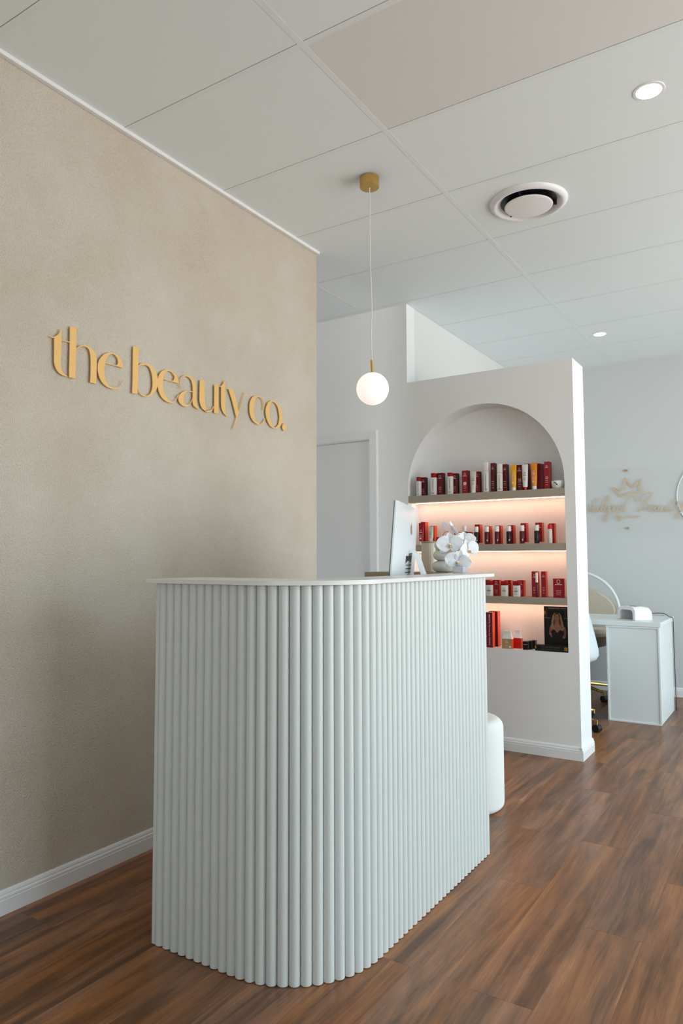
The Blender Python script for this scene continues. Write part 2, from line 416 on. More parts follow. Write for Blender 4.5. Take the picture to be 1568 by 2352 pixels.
for x in xt:
    ys = 3.32 if x < 0 else YB
    ye = BW if x < 0.05 else YF
    obj('main_tee', box(x-0.012, x+0.012, ys, ye, H-0.0020, H+0.006, 0.0002), M['tee'], ce)
struct('trim_1', box(0.0, 0.022, YB, 3.32, H-0.016, H+0.002, 0.002), M['trim'])

# walls
struct('wall_left', box(-0.14, 0.0, YB, 3.32, 0, H+0.02, 0.0015), M['plaster'])
struct('wall_hall', box(XL-0.1, XL, YB, BW+0.2, 0, H+0.02), M['paint'])
bm = bmesh.new()                                    # back wall with a door opening
bx(bm, XL, -1.07, BW, BW+0.12, 0, H+0.02); bx(bm, -1.07, -0.235, BW, BW+0.12, 2.045, H+0.02)
bx(bm, -0.235, 0.0, BW, BW+0.12, 0, H+0.02); bx(bm, 0.0, 0.054, BW, BW+0.12, 2.4, H+0.02)
struct('wall_back', bm, M['paint'])
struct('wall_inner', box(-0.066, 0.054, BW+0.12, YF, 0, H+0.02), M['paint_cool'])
struct('wall_far', box(-0.066, RX+0.1, YF, YF+0.1, 0, H+0.02), M['paint_far_dim'])
bm = bmesh.new()
bx(bm, -0.14, FILL_WIN[0], YB-0.1, YB, 0, H+0.02); bx(bm, FILL_WIN[1], RX+0.1, YB-0.1, YB, 0, H+0.02)
bx(bm, FILL_WIN[0], FILL_WIN[1], YB-0.1, YB, 0, FILL_WIN[2]); bx(bm, FILL_WIN[0], FILL_WIN[1], YB-0.1, YB, FILL_WIN[3], H+0.02)
struct('wall_front', bm, M['paint'])
bm = bmesh.new()
bx(bm, RX, RX+0.12, YB, WIN[0], 0, H+0.02); bx(bm, RX, RX+0.12, WIN[1], YF, 0, H+0.02)
bx(bm, RX, RX+0.12, WIN[0], WIN[1], 0, WIN[2]); bx(bm, RX, RX+0.12, WIN[0], WIN[1], WIN[3], H+0.02)
struct('wall_right', bm, M['paint'])
wf = bpy.data.objects.new('window_1', None); COL.objects.link(wf); wf['kind'] = 'structure'; wf.location = (RX+0.06, WIN[0], WIN[2])
wl, wh = WIN[1]-WIN[0], WIN[3]-WIN[2]
for yy in (0, wl/3, 2*wl/3, wl-0.05): obj('mullion', box(-0.025, 0.025, yy, yy+0.05, 0, wh), M['trim'], wf)
for zz in (0, wh-0.05): obj('rail', box(-0.025, 0.025, 0.05, wl-0.05, zz, zz+0.05), M['trim'], wf)

# door and architrave in the back wall
dr = struct('door_1', box(-1.06, -0.252, BW+0.035, BW+0.075, 0.008, 2.03, 0.002), M['trim'])
wf = bpy.data.objects.new('fill_window', None); COL.objects.link(wf); wf['kind'] = 'structure'; wf.location = (FILL_WIN[0], YB-0.05, FILL_WIN[2])  # frame of the added fill opening, unseen behind the camera
for xx in (0, (FILL_WIN[1]-FILL_WIN[0])/2-0.025, FILL_WIN[1]-FILL_WIN[0]-0.05): obj('mullion', box(xx, xx+0.05, -0.025, 0.025, 0, FILL_WIN[3]-FILL_WIN[2]), M['trim'], wf)
dr_h = obj('door_handle', tube([(-0.99, BW+0.035, 1.0), (-0.99, BW-0.01, 1.0), (-0.90, BW-0.012, 1.0)], 0.009, 10), M['brass'], dr, smooth=True)
bm = bmesh.new()
bx(bm, -0.252, -0.235, BW, BW+0.11, 0, 2.045); bx(bm, -1.07, -1.055, BW, BW+0.11, 0, 2.045); bx(bm, -1.055, -0.252, BW, BW+0.11, 2.032, 2.045)
struct('trim_2', bm, M['trim'])
bm = bmesh.new()
def arch_profile(bm, x0, x1, z0, z1):
    bx(bm, x0, x1, BW-0.012, BW, z0, z1)
arch_profile(bm, -0.247, -0.183, 0.0, 2.095); arch_profile(bm, -1.12, -1.06, 0.0, 2.095); arch_profile(bm, -1.06, -0.247, 2.035, 2.095)
bmesh.ops.bevel(bm, geom=[e for e in bm.edges if all(v.co.y < BW-0.01 for v in e.verts)], offset=0.004, segments=2, affect='EDGES')
struct('trim_3', bm, M['trim'])

# partition with an arched niche
NX0, NX1, NZ0, NR = 0.055, 1.115, 0.621, 0.53
NC = (NX0+NX1)/2; NSZ = 1.658; NYB = 4.50; PT = 2.40; PY = 4.34; PYB = 4.59; PXR = 1.178
bm = bmesh.new()
V = {}
def vv(x, y, z):
    kk = (round(x, 5), round(y, 5), round(z, 5))
    if kk not in V: V[kk] = bm.verts.new(kk)
    return V[kk]
def quad(*p):
    q = [vv(*a) for a in p]; u = []
    for a in q:
        if a not in u: u.append(a)
    if len(u) > 2:
        try: bm.faces.new(u)
        except ValueError: pass
NA = 40
ax = [NC-NR*math.cos(PI*i/NA) for i in range(NA+1)]; az = [NSZ+NR*math.sin(PI*i/NA) for i in range(NA+1)]
for yy in (PY,):
    quad((0, yy, 0), (NX0, yy, 0), (NX0, yy, NZ0), (0, yy, NZ0)); quad((0, yy, NZ0), (NX0, yy, NZ0), (NX0, yy, NSZ), (0, yy, NSZ)); quad((0, yy, NSZ), (NX0, yy, NSZ), (NX0, yy, PT), (0, yy, PT))
    quad((NX1, yy, 0), (PXR, yy, 0), (PXR, yy, NZ0), (NX1, yy, NZ0)); quad((NX1, yy, NZ0), (PXR, yy, NZ0), (PXR, yy, NSZ), (NX1, yy, NSZ)); quad((NX1, yy, NSZ), (PXR, yy, NSZ), (PXR, yy, PT), (NX1, yy, PT))
    for i in range(NA):
        quad((ax[i], yy, 0), (ax[i+1], yy, 0), (ax[i+1], yy, NZ0), (ax[i], yy, NZ0))
        quad((ax[i], yy, az[i]), (ax[i+1], yy, az[i+1]), (ax[i+1], yy, PT), (ax[i], yy, PT))
        quad((ax[i], yy, az[i]), (ax[i+1], yy, az[i+1]), (ax[i+1], NYB, az[i+1]), (ax[i], NYB, az[i]))          # soffit
        quad((ax[i], yy, NZ0), (ax[i+1], yy, NZ0), (ax[i+1], NYB, NZ0), (ax[i], NYB, NZ0))                    # sill
        quad((ax[i], NYB, NZ0), (ax[i+1], NYB, NZ0), (ax[i+1], NYB, az[i+1]), (ax[i], NYB, az[i]))            # back
        quad((ax[i], PY, PT), (ax[i+1], PY, PT), (ax[i+1], PYB, PT), (ax[i], PYB, PT))
    quad((NX0, PY, NZ0), (NX0, NYB, NZ0), (NX0, NYB, NSZ), (NX0, PY, NSZ)); quad((NX1, PY, NZ0), (NX1, NYB, NZ0), (NX1, NYB, NSZ), (NX1, PY, NSZ))
quad((0, PY, PT), (NX0, PY, PT), (NX0, PYB, PT), (0, PYB, PT)); quad((NX1, PY, PT), (PXR, PY, PT), (PXR, PYB, PT), (NX1, PYB, PT))
quad((PXR, PY, 0), (PXR, PYB, 0), (PXR, PYB, NZ0), (PXR, PY, NZ0)); quad((PXR, PY, NZ0), (PXR, PYB, NZ0), (PXR, PYB, NSZ), (PXR, PY, NSZ)); quad((PXR, PY, NSZ), (PXR, PYB, NSZ), (PXR, PYB, PT), (PXR, PY, PT))
quad((0, PYB, 0), (PXR, PYB, 0), (PXR, PYB, PT), (0, PYB, PT)); quad((0, PY, 0), (0, PYB, 0), (0, PYB, PT), (0, PY, PT))
me = bpy.data.meshes.new('wall_partition'); bm.to_mesh(me); bm.free(); me.materials.append(M['paint'])
wp = bpy.data.objects.new('wall_partition', me); COL.objects.link(wp); wp['kind'] = 'structure'
SH = [(1.566, 1.611), (1.232, 1.276), (0.902, 0.945)]
for i, (a, b) in enumerate(SH):
    s = obj('niche_shelf', box(NX0, NX1, PY+0.002, NYB, a, b, 0.0008), M['shelf'], wp)
    obj('led_strip', box(NX0+0.012, NX1-0.004, 4.428, 4.440, a-0.0035, a-0.0004, 0.0005), M['led'], s)

# skirting boards
SKP = [(0, 0), (0.013, 0), (0.013, 0.048), (0.0105, 0.051), (0.0125, 0.054), (0.0115, 0.06), (0.007, 0.063), (0.0085, 0.067), (0.006, 0.074), (0.002, 0.079), (0, 0.079)]
def skirt(name, p0, p1, n):
    """p0,p1 2D ends, n outward 2D normal"""
    bm = bmesh.new(); R = []
    for p in (p0, p1): R.append([bm.verts.new((p[0]+n[0]*d, p[1]+n[1]*d, z)) for d, z in SKP])
    for i in range(len(SKP)): j = (i+1) % len(SKP); bm.faces.new((R[0][i], R[0][j], R[1][j], R[1][i]))
    bm.faces.new(R[0]); bm.faces.new(R[1])
    struct(name, bm, M['trim'])
skirt('baseboard_left', (0, YB), (0, 3.32), (1, 0))
skirt('baseboard_partition', (0.0, PY), (PXR, PY), (0, -1))
skirt('baseboard_partition_end', (PXR, PY-0.013), (PXR, PYB+0.013), (1, 0))
skirt('baseboard_far', (0.054, YF), (RX, YF), (0, -1))
skirt('baseboard_back', (-0.183, BW), (0.0, BW), (0, -1))
skirt('baseboard_inner', (0.054, PYB), (0.054, YF), (1, 0))
LETTERS = {
 't': [[(1.6266,2.0395,1.6311,2.0394),(1.6231,2.0256,1.6314,2.0274),(1.6145,2.0133,1.6316,2.0179),(1.6057,2.0066,1.6318,2.0119),(1.6015,1.9989,1.6318,2.0039),(1.6022,1.9566,1.632,1.964),(1.6033,1.9173,1.631,1.9239),(1.6064,1.8983,1.632,1.9042),(1.6146,1.8834,1.6358,1.8882),(1.6283,1.8726,1.644,1.877),(1.6488,1.8671,1.6543,1.8723),(1.662,1.8674,1.662,1.869)],
  [(1.5801,2.001,1.5806,1.9999),(1.5915,2.0016,1.5905,1.9982),(1.6035,2.006,1.603,1.9995),(1.6221,2.0213,1.6225,2.0045)],
  [(1.6305,2,1.6306,1.9972),(1.6682,2.0024,1.6682,1.9994)]],
 'h': [[(1.6678,2.061,1.6956,2.0677),(1.6682,1.9731,1.6967,1.9802),(1.6682,1.8673,1.6961,1.8683)],
  [(1.6948,1.9822,1.6967,1.9792),(1.707,1.994,1.7087,1.991),(1.7198,2.0028,1.7211,1.9976),(1.7365,2.0063,1.7343,2.0009),(1.756,2.0054,1.7476,1.9992),(1.7708,1.9988,1.7558,1.9908),(1.7822,1.989,1.7603,1.9795),(1.7887,1.976,1.7624,1.9634),(1.7913,1.9514,1.7637,1.9408),(1.7915,1.9097,1.7641,1.9036),(1.7913,1.8679,1.763,1.8671)]],
 'e': [[(1.9204,1.961,1.8824,1.9624),(1.9188,1.9726,1.8928,1.9687),(1.9137,1.9866,1.8946,1.9821),(1.904,1.9984,1.8909,1.992),(1.8906,2.006,1.8828,1.9998),(1.8721,2.0086,1.8696,2.0041),(1.8565,2.0078,1.8554,2.0006),(1.8412,2.0025,1.8453,1.9918),(1.8235,1.9907,1.8367,1.9748),(1.8076,1.9721,1.8315,1.9566),(1.798,1.9509,1.8286,1.939),(1.7965,1.9317,1.8277,1.924),(1.8003,1.9095,1.8306,1.9056),(1.8095,1.8905,1.8387,1.8883),(1.8237,1.8757,1.8505,1.8749),(1.8443,1.8662,1.8675,1.8692),(1.8676,1.8628,1.8857,1.8729),(1.8897,1.868,1.8962,1.8751),(1.9053,1.8808,1.906,1.8842),(1.9143,1.8956,1.9132,1.8976),(1.9199,1.9098,1.9172,1.9093)],
  [(1.8293,1.9612,1.8294,1.9583),(1.9209,1.9639,1.9196,1.9602)]],
 'b': [[(1.9701,2.0613,1.9993,2.0687),(1.9706,1.9354,1.9991,1.9417),(1.9695,1.8659,1.9959,1.8678)],
  [(1.9974,1.9846,2.0003,1.9831),(2.0084,1.9968,2.0108,1.9922),(2.0248,2.0044,2.0264,1.9962),(2.0448,2.0075,2.0421,1.9994),(2.0653,2.0036,2.0567,1.9949),(2.083,1.9952,2.0671,1.9814),(2.0966,1.9811,2.0742,1.9625),(2.1059,1.9625,2.0776,1.9428),(2.1088,1.938,2.078,1.9224),(2.1038,1.9164,2.0746,1.9013),(2.0923,1.8969,2.0661,1.8838),(2.0764,1.8802,2.0533,1.8732),(2.0591,1.8694,2.0432,1.8699),(2.0405,1.8642,2.0347,1.8687),(2.0219,1.8662,2.0241,1.8704),(2.0076,1.8745,2.0103,1.8773),(1.9975,1.8869,2.0005,1.8887)]],
 'e2': [[(2.2294,1.9609,2.1899,1.9643),(2.2277,1.9676,2.2007,1.9713),(2.2194,1.9871,2.2036,1.9861),(2.2066,1.9985,2.1972,1.9929),(2.1907,2.0055,2.1861,2.001),(2.1736,2.0076,2.1705,2.0034),(2.1581,2.0069,2.1598,1.9998),(2.1399,2,2.1508,1.9897),(2.1235,1.9871,2.1404,1.9723),(2.1118,1.9684,2.1368,1.9531),(2.1077,1.9469,2.1372,1.9324),(2.1082,1.9195,2.14,1.9122),(2.1161,1.8982,2.1495,1.8933),(2.13,1.8803,2.1604,1.8827),(2.1499,1.8691,2.1759,1.874),(2.173,1.8642,2.1915,1.873),(2.1978,1.8695,2.2024,1.8759),(2.2164,1.884,2.2164,1.8879),(2.2257,1.901,2.2231,1.9029),(2.2319,1.9117,2.2287,1.9122)],
  [(2.1375,1.9629,2.1376,1.9595),(2.2294,1.9644,2.2279,1.9601)]],
 'a': [[(2.2442,1.9383,2.2468,1.9402),(2.2376,1.9507,2.2405,1.9513),(2.2345,1.9667,2.2377,1.9673),(2.2374,1.9815,2.2406,1.981),(2.2497,1.9961,2.2524,1.9938),(2.2658,2.0048,2.2675,2.0011),(2.2854,2.0086,2.2822,2.0026),(2.3053,2.0069,2.2955,1.9988),(2.3238,1.9976,2.3072,1.9892),(2.3341,1.9827,2.3135,1.9736),(2.3379,1.9543,2.3168,1.9501),(2.3392,1.918,2.3167,1.9138),(2.3422,1.8943,2.3178,1.8898),(2.3475,1.8807,2.3257,1.8767),(2.3572,1.8673,2.346,1.8678)],
  [(2.318,1.9418,2.318,1.9387),(2.2832,1.939,2.2849,1.9352),(2.2589,1.9301,2.2687,1.9237),(2.2382,1.9141,2.2608,1.9102),(2.2289,1.8993,2.2595,1.8956),(2.2298,1.8853,2.2629,1.882),(2.2389,1.8728,2.2711,1.8759),(2.2567,1.8654,2.281,1.8753),(2.2778,1.8662,2.2908,1.8781),(2.299,1.8767,2.2999,1.8822),(2.3104,1.8932,2.309,1.8959),(2.3184,1.9117,2.3151,1.911)]],
 'u': [[(2.361,2.0031,2.392,2.0084),(2.3601,1.9465,2.3928,1.953),(2.3599,1.9147,2.3939,1.9211),(2.3643,1.896,2.3971,1.8946),(2.3749,1.8783,2.406,1.8802),(2.3922,1.8691,2.4201,1.8745),(2.4015,1.8654,2.4051,1.8745),(2.4163,1.8648,2.4143,1.8728),(2.4348,1.8699,2.4321,1.8759),(2.4477,1.8821,2.445,1.8842),(2.4576,1.8989,2.4531,1.8994)],
  [(2.4574,2.0026,2.4852,2.0083),(2.4582,1.9398,2.486,1.9451),(2.458,1.8687,2.4858,1.8695)]],
 't2': [[(2.5236,2.037,2.5303,2.0357),(2.5206,2.0243,2.5323,2.0267),(2.5129,2.0141,2.5332,2.0175),(2.5064,2.0066,2.5333,2.0094),(2.5042,1.9967,2.5334,2),(2.5051,1.9221,2.5335,1.9274),(2.5085,1.9014,2.5338,1.9032),(2.5204,1.8821,2.538,1.8825),(2.5361,1.8709,2.546,1.8718),(2.5547,1.8665,2.5559,1.8686)],
  [(2.4879,2.002,2.488,1.9998),(2.5053,2.0069,2.5046,2.0006),(2.5168,2.0149,2.517,2.002)],
  [(2.5311,1.9995,2.5311,1.9963),(2.5603,2.006,2.5603,2.0025)]],
 'y': [[(2.5543,2.0042,2.5883,2.0076),(2.5776,1.96,2.6091,1.966),(2.5974,1.9146,2.6247,1.9222),(2.6099,1.884,2.6294,1.8983),(2.6171,1.8647,2.6203,1.8693)],
  [(2.6699,2.0068,2.6741,2.0076),(2.6431,1.9371,2.6472,1.9378),(2.6162,1.8755,2.6211,1.8736),(2.5885,1.8098,2.5933,1.8105)]],
 'c': [[(2.82,1.9462,2.8254,1.9466),(2.8234,1.9693,2.8289,1.9703),(2.8188,1.9886,2.8242,1.9917),(2.8052,2.0019,2.8097,2.0062),(2.7896,2.0055,2.7918,2.0108),(2.7697,2.0017,2.7653,2.0085),(2.7576,1.9871,2.7392,1.9992),(2.7503,1.9673,2.722,1.979),(2.7461,1.9439,2.7137,1.955),(2.7463,1.9214,2.713,1.9296),(2.753,1.8999,2.7184,1.9053),(2.7619,1.8816,2.7336,1.8826),(2.7774,1.8722,2.7555,1.8698),(2.7928,1.8701,2.7796,1.8646),(2.8106,1.8744,2.8107,1.8704),(2.8249,1.8896,2.8294,1.8874),(2.8352,1.9057,2.8406,1.9046)]],
 'o': [[(2.8943,2.0077,2.8966,2.0017),(2.9224,2.0074,2.9178,2.0006),(2.9534,1.9944,2.9401,1.9846),(2.9751,1.973,2.9512,1.957),(2.985,1.9449,2.9561,1.9341),(2.9802,1.9143,2.9538,1.91),(2.9659,1.8882,2.9468,1.8911),(2.9407,1.8725,2.9279,1.8749),(2.9115,1.865,2.9114,1.8709),(2.8858,1.8698,2.8983,1.8747),(2.8627,1.8865,2.8857,1.8931),(2.8465,1.9127,2.8749,1.9175),(2.8408,1.9436,2.8729,1.9434),(2.8461,1.9677,2.876,1.9672),(2.8597,1.9904,2.8828,1.9889),(2.8757,2.0016,2.8897,1.9989),(2.8943,2.0077,2.8966,2.0017)]],
 'dot': [[(2.9814,1.8836,2.9814,1.8829),(2.9822,1.8891,2.9823,1.8777),(2.9848,1.8946,2.9849,1.8729),(2.9889,1.8994,2.989,1.8695),(2.994,1.9028,2.9942,1.8677),(2.9997,1.9046,2.9999,1.8676),(3.0055,1.9046,3.0056,1.8694),(3.0106,1.9028,3.0108,1.8728),(3.0148,1.8994,3.0149,1.8775),(3.0175,1.8946,3.0175,1.8831),(3.0184,1.8894,3.0184,1.8886)]],
}
SCRIPT_STROKES = [
 ('crown', [(0.97, 1.737), (0.896, 1.826), (0.953, 1.803), (0.999, 1.795), (1.005, 1.906), (1.038, 1.853), (1.071, 1.811), (1.104, 1.851), (1.14, 1.89), (1.127, 1.827), (1.127, 1.767)]),
 ('crown', [(0.97, 1.737), (1.017, 1.757), (1.07, 1.771), (1.127, 1.767)]),
 ('d', [(0.712, 1.665), (0.689, 1.672), (0.673, 1.643), (0.679, 1.617), (0.702, 1.624), (0.723, 1.67), (0.755, 1.727), (0.775, 1.732)]),
 ('d', [(0.723, 1.67), (0.702, 1.624), (0.71, 1.612), (0.728, 1.629)]),
 ('u', [(0.737, 1.67), (0.728, 1.635), (0.736, 1.611), (0.756, 1.622), (0.771, 1.668), (0.762, 1.628), (0.772, 1.61), (0.786, 1.627)]),
 ('l', [(0.783, 1.621), (0.818, 1.672), (0.861, 1.722), (0.862, 1.751), (0.842, 1.749), (0.819, 1.695), (0.797, 1.626), (0.805, 1.609), (0.822, 1.62)]),
 ('g', [(0.862, 1.658), (0.84, 1.668), (0.825, 1.637), (0.83, 1.614), (0.85, 1.619), (0.876, 1.664), (0.863, 1.612), (0.848, 1.567), (0.831, 1.524), (0.817, 1.528), (0.821, 1.556), (0.855, 1.59), (0.891, 1.623)]),
 ('e', [(0.888, 1.62), (0.916, 1.639), (0.925, 1.661), (0.911, 1.665), (0.9, 1.634), (0.904, 1.608), (0.932, 1.615)]),
 ('d', [(0.976, 1.654), (0.957, 1.66), (0.94, 1.632), (0.948, 1.606), (0.97, 1.614), (0.992, 1.659), (1.026, 1.714), (1.059, 1.735), (1.08, 1.737)]),
 ('d', [(1.001, 1.675), (0.992, 1.63), (0.999, 1.599), (1.018, 1.601)]),
 ('B', [(1.096, 1.736), (1.09, 1.705), (1.105, 1.693), (1.132, 1.726), (1.175, 1.757), (1.217, 1.763), (1.224, 1.738), (1.195, 1.706), (1.153, 1.697)]),
 ('B', [(1.158, 1.708), (1.138, 1.658), (1.124, 1.613), (1.108, 1.597)]),
 ('B', [(1.153, 1.697), (1.183, 1.678), (1.182, 1.645), (1.15, 1.607), (1.119, 1.625)]),
 ('e', [(1.192, 1.611), (1.218, 1.626), (1.229, 1.648), (1.214, 1.655), (1.203, 1.627), (1.207, 1.599), (1.238, 1.609)]),
 ('a', [(1.28, 1.641), (1.26, 1.647), (1.246, 1.62), (1.253, 1.597), (1.272, 1.608), (1.291, 1.646), (1.282, 1.613), (1.289, 1.593), (1.305, 1.606)]),
 ('u', [(1.311, 1.645), (1.303, 1.612), (1.31, 1.592), (1.33, 1.605), (1.347, 1.643), (1.338, 1.61), (1.345, 1.591), (1.361, 1.604)]),
 ('t', [(1.419, 1.695), (1.387, 1.636), (1.373, 1.604), (1.383, 1.592), (1.406, 1.608)]),
 ('t', [(1.378, 1.669), (1.438, 1.672)]),
 ('y', [(1.438, 1.667), (1.424, 1.634), (1.431, 1.609), (1.457, 1.633), (1.478, 1.676), (1.461, 1.611), (1.439, 1.552), (1.423, 1.525), (1.419, 1.547), (1.465, 1.594)]),
 ('b', [(0.934, 1.598), (0.919, 1.547), (0.938, 1.538), (0.947, 1.561), (0.925, 1.564)]),
 ('y', [(0.957, 1.563), (0.951, 1.543), (0.968, 1.54), (0.979, 1.565), (0.959, 1.523), (0.94, 1.518)]),
 ('word', [(1.0, 1.556), (1.017, 1.572), (1.021, 1.547), (1.041, 1.566), (1.048, 1.546), (1.067, 1.562), (1.075, 1.545), (1.094, 1.564), (1.101, 1.544), (1.117, 1.56), (1.13, 1.546)])]

# ------------------------------------------------------------------ wall lettering
tsg = thing('wall_sign', 'gold raised lettering reading the beauty co. on the plaster wall', 'sign', (0.0, 1.57, 1.7))
for ch, strokes in LETTERS.items():
    bm = bmesh.new()
    for k, st in enumerate(strokes):
        rows = cr_interp(st, 6, closed=(ch == 'o'))
        ribbon(bm, rows, lambda a, b, d: (d, a-1.57, b-1.7), 0.0082, 0.0118+0.00012*k)
    o = obj('letter', bm, M['gold'], tsg)

# ------------------------------------------------------------------ reception counter
ct = thing('reception_counter', 'curved white fluted reception counter with a thin overhanging top', 'counter', (0.9, 1.904, 0))
def rel(p): return (p[0]-0.9, p[1]-1.904)
def path_pts(r_in, x_start, y_end, pitch=None, seg=14):
    """centre line: along x at the front, round the corner, along y at the side"""
    pts = [(x_start, 1.904-r_in)]
    pts += [(0.9+r_in*math.sin(PI/2*i/seg), 1.904-r_in*math.cos(PI/2*i/seg)) for i in range(seg+1)]
    pts += [(0.9+r_in, y_end)]
    return pts
def resample(pts, pitch):
    out = [pts[0]]; acc = 0.0; need = pitch
    for a, b in zip(pts, pts[1:]):
        L = math.hypot(b[0]-a[0], b[1]-a[1]); pos = 0.0
        while L-pos >= need:
            pos += need; out.append((a[0]+(b[0]-a[0])*pos/L, a[1]+(b[1]-a[1])*pos/L)); need = pitch
        need -= (L-pos)
    return out
RW = 0.288
dp = resample(path_pts(RW, 0.5905, 2.80, seg=60), 0.0323)
dm = None
for p in dp:
    q = rel(p)
    if dm is None:
        o = obj('dowel', cyl(0.0163, 0.0015, 1.108, 16, bev=0.001), M['counter'], ct, smooth=40); dm = o.data
    else:
        o = bpy.data.objects.new('dowel', dm); COL.objects.link(o); o.parent = ct
    o.location = (q[0], q[1], 0); o.rotation_euler = (0, 0, random.uniform(0, 0.3))
def strip_poly(po, pi_): return po + pi_[::-1]
outer = [rel(p) for p in path_pts(RW-0.004, 0.583, 2.806)]; inner = [rel(p) for p in path_pts(RW-0.024, 0.583, 2.806)]
obj('core_panel', prism(strip_poly(outer, inner), 0.002, 1.107), M['counter'], ct)
obj('end_panel', box(0.563-0.9, 0.5775-0.9, 1.604-1.904, 1.80-1.904, 0.001, 1.108, 0.001), M['counter'], ct)
# top: outer edge, tight inner corner
outer = [(0.532, 1.586)] + [(0.9+0.317*math.sin(PI/2*i/20), 1.904-0.318*math.cos(PI/2*i/20)) for i in range(21)] + [(1.217, 2.862)]
inner = [(0.532, 1.835)] + [(0.93+0.09*math.sin(PI/2*i/8), 1.925-0.09*math.cos(PI/2*i/8)) for i in range(9)] + [(1.02, 2.862)]
bm = prism([rel(p) for p in outer+inner[::-1]], 1.1085, 1.1215)
bmesh.ops.bevel(bm, geom=[e for e in bm.edges if abs(e.verts[0].co.z-e.verts[1].co.z) < 1e-5 and e.is_manifold], offset=0.0012, segments=2, affect='EDGES')
obj('counter_top', bm, M['counter_top'], ct, smooth=30)
obj('work_surface', prism([rel((0.59, 1.645)), rel((0.90, 1.645))]+[rel((0.9+0.262*math.sin(PI/2*i/10), 1.904-0.259*math.cos(PI/2*i/10))) for i in range(1, 11)]+[rel((1.162, 2.80)), rel((0.59, 2.80))], 0.925, 0.948), M['counter_top'], ct)
obj('leg', box(0.59-0.9, 0.61-0.9, 1.84-1.904, 2.79-1.904, 0.0, 0.925, 0.001), M['counter'], ct)

# taupe console behind the counter
cs = thing('console', 'taupe slab top console behind the counter, under the vase', 'console', (0.79, 2.965, 0))
obj('console_top', box(-0.215, 0.21, -0.085, 0.10, 1.096, 1.123, 0.001), M['tan'], cs)
obj('side_panel', box(-0.21, -0.19, -0.08, 0.095, 0, 1.096, 0.001), M['tan'], cs)
obj('side_panel', box(0.19, 0.21, -0.08, 0.095, 0, 1.096, 0.001), M['tan'], cs)
obj('shelf', box(-0.19, 0.19, -0.08, 0.095, 0.5, 0.52, 0.001), M['tan'], cs)

# desktop computer
N0 = Vector((1.0, 2.36, 0)); F0 = Vector((0.845, 2.85, 0)); ev = (F0-N0).normalized(); WD = (F0-N0).length; nv = Vector((ev.y, -ev.x, 0))
cm = thing('computer', 'slim silver all-in-one computer seen from behind on the counter', 'computer', (N0.x, N0.y, 0.95))
cm.rotation_euler = (0, 0, math.atan2(ev.y, ev.x))           # local x along the width, local -y is the back
tilt = math.radians(4.5)
def cmp(u, d, z):       # u along width, d out of the back, z height above the desk
    dd = d + (z-0.23)*math.tan(tilt)
    return (u, -dd, z)
bm = bmesh.new(); NU, NZ = 20, 16; Zb, Zt = 0.045, 0.455
def thick(u, z):
    a = 1-(2*u/WD-1)**2; b = 1-((z-Zb)/(Zt-Zb)*2-1)**2
    return 0.006+0.024*max(a, 0)**0.8*max(b, 0)**0.6
def crn(i, j):
    """grid with slightly rounded screen corners"""
    u = WD*i/NU; z = Zb+(Zt-Zb)*j/NZ
    return u, z
B = [[bm.verts.new(cmp(crn(i, j)[0], thick(*crn(i, j)), crn(i, j)[1])) for j in range(NZ+1)] for i in range(NU+1)]
Fr = [[bm.verts.new(cmp(crn(i, j)[0], 0, crn(i, j)[1])) for j in range(NZ+1)] for i in range(NU+1)]
for G_ in (B, Fr):
    for i in range(NU):
        for j in range(NZ): bm.faces.new((G_[i][j], G_[i+1][j], G_[i+1][j+1], G_[i][j+1]))
for i in range(NU):
    for j in (0, NZ): bm.faces.new((B[i][j], B[i+1][j], Fr[i+1][j], Fr[i][j]))
for j in range(NZ):
    for i in (0, NU): bm.faces.new((B[i][j], B[i][j+1], Fr[i][j+1], Fr[i][j]))
obj('display_body', bm, M['alu'], cm, smooth=50)
bm = bmesh.new()
q = [cmp(0.0, -0.0002, 0.13), cmp(WD, -0.0002, 0.13), cmp(WD, -0.0002, Zt), cmp(0.0, -0.0002, Zt)]; q2 = [cmp(0.0, -0.004, 0.13), cmp(WD, -0.004, 0.13), cmp(WD, -0.004, Zt), cmp(0.0, -0.004, Zt)]
a = [bm.verts.new(p) for p in q]; b = [bm.verts.new(p) for p in q2]
bm.faces.new(a); bm.faces.new(b)
for i in range(4): bm.faces.new((a[i], a[(i+1) % 4], b[(i+1) % 4], b[i]))
obj('screen', bm, M['screen'], cm)
# stand bracket: from a hinge on the back, out and down, with a foot
bm = bmesh.new(); u0, u1 = WD*0.42, WD*0.58
pr = [(0.026, 0.262), (0.045, 0.270), (0.062, 0.255), (0.145, 0.012), (0.150, 0.0), (-0.03, 0.0), (-0.03, 0.005), (0.138, 0.005), (0.052, 0.250), (0.044, 0.258), (0.028, 0.254)]
A = [bm.verts.new((u0, -d, z)) for d, z in pr]; Bv = [bm.verts.new((u1, -d, z)) for d, z in pr]
bm.faces.new(A); bm.faces.new(Bv)
for i in range(len(pr)): j = (i+1) % len(pr); bm.faces.new((A[i], A[j], Bv[j], Bv[i]))
obj('stand', bm, M['alu'], cm)
gr = obj('vent_grille', prism([(u0-0.05, 0.046), (u1-0.02, 0.046), (u1-0.02, 0.245), (u0-0.05, 0.245)], 0.0, 0.004, fn=lambda a, b, z: cmp(a, thick(a, b)*0.95+z, b)), M['dark'], cm)
for i in range(11):
    zz = 0.062+0.0145*i
    obj('slat', prism([(u0-0.044, zz), (u1-0.026, zz), (u1-0.026, zz+0.003), (u0-0.044, zz+0.003)], 0.004, 0.0055, fn=lambda a, b, z: cmp(a, thick(a, b)*0.95+z, b)), M['plenum'], gr)
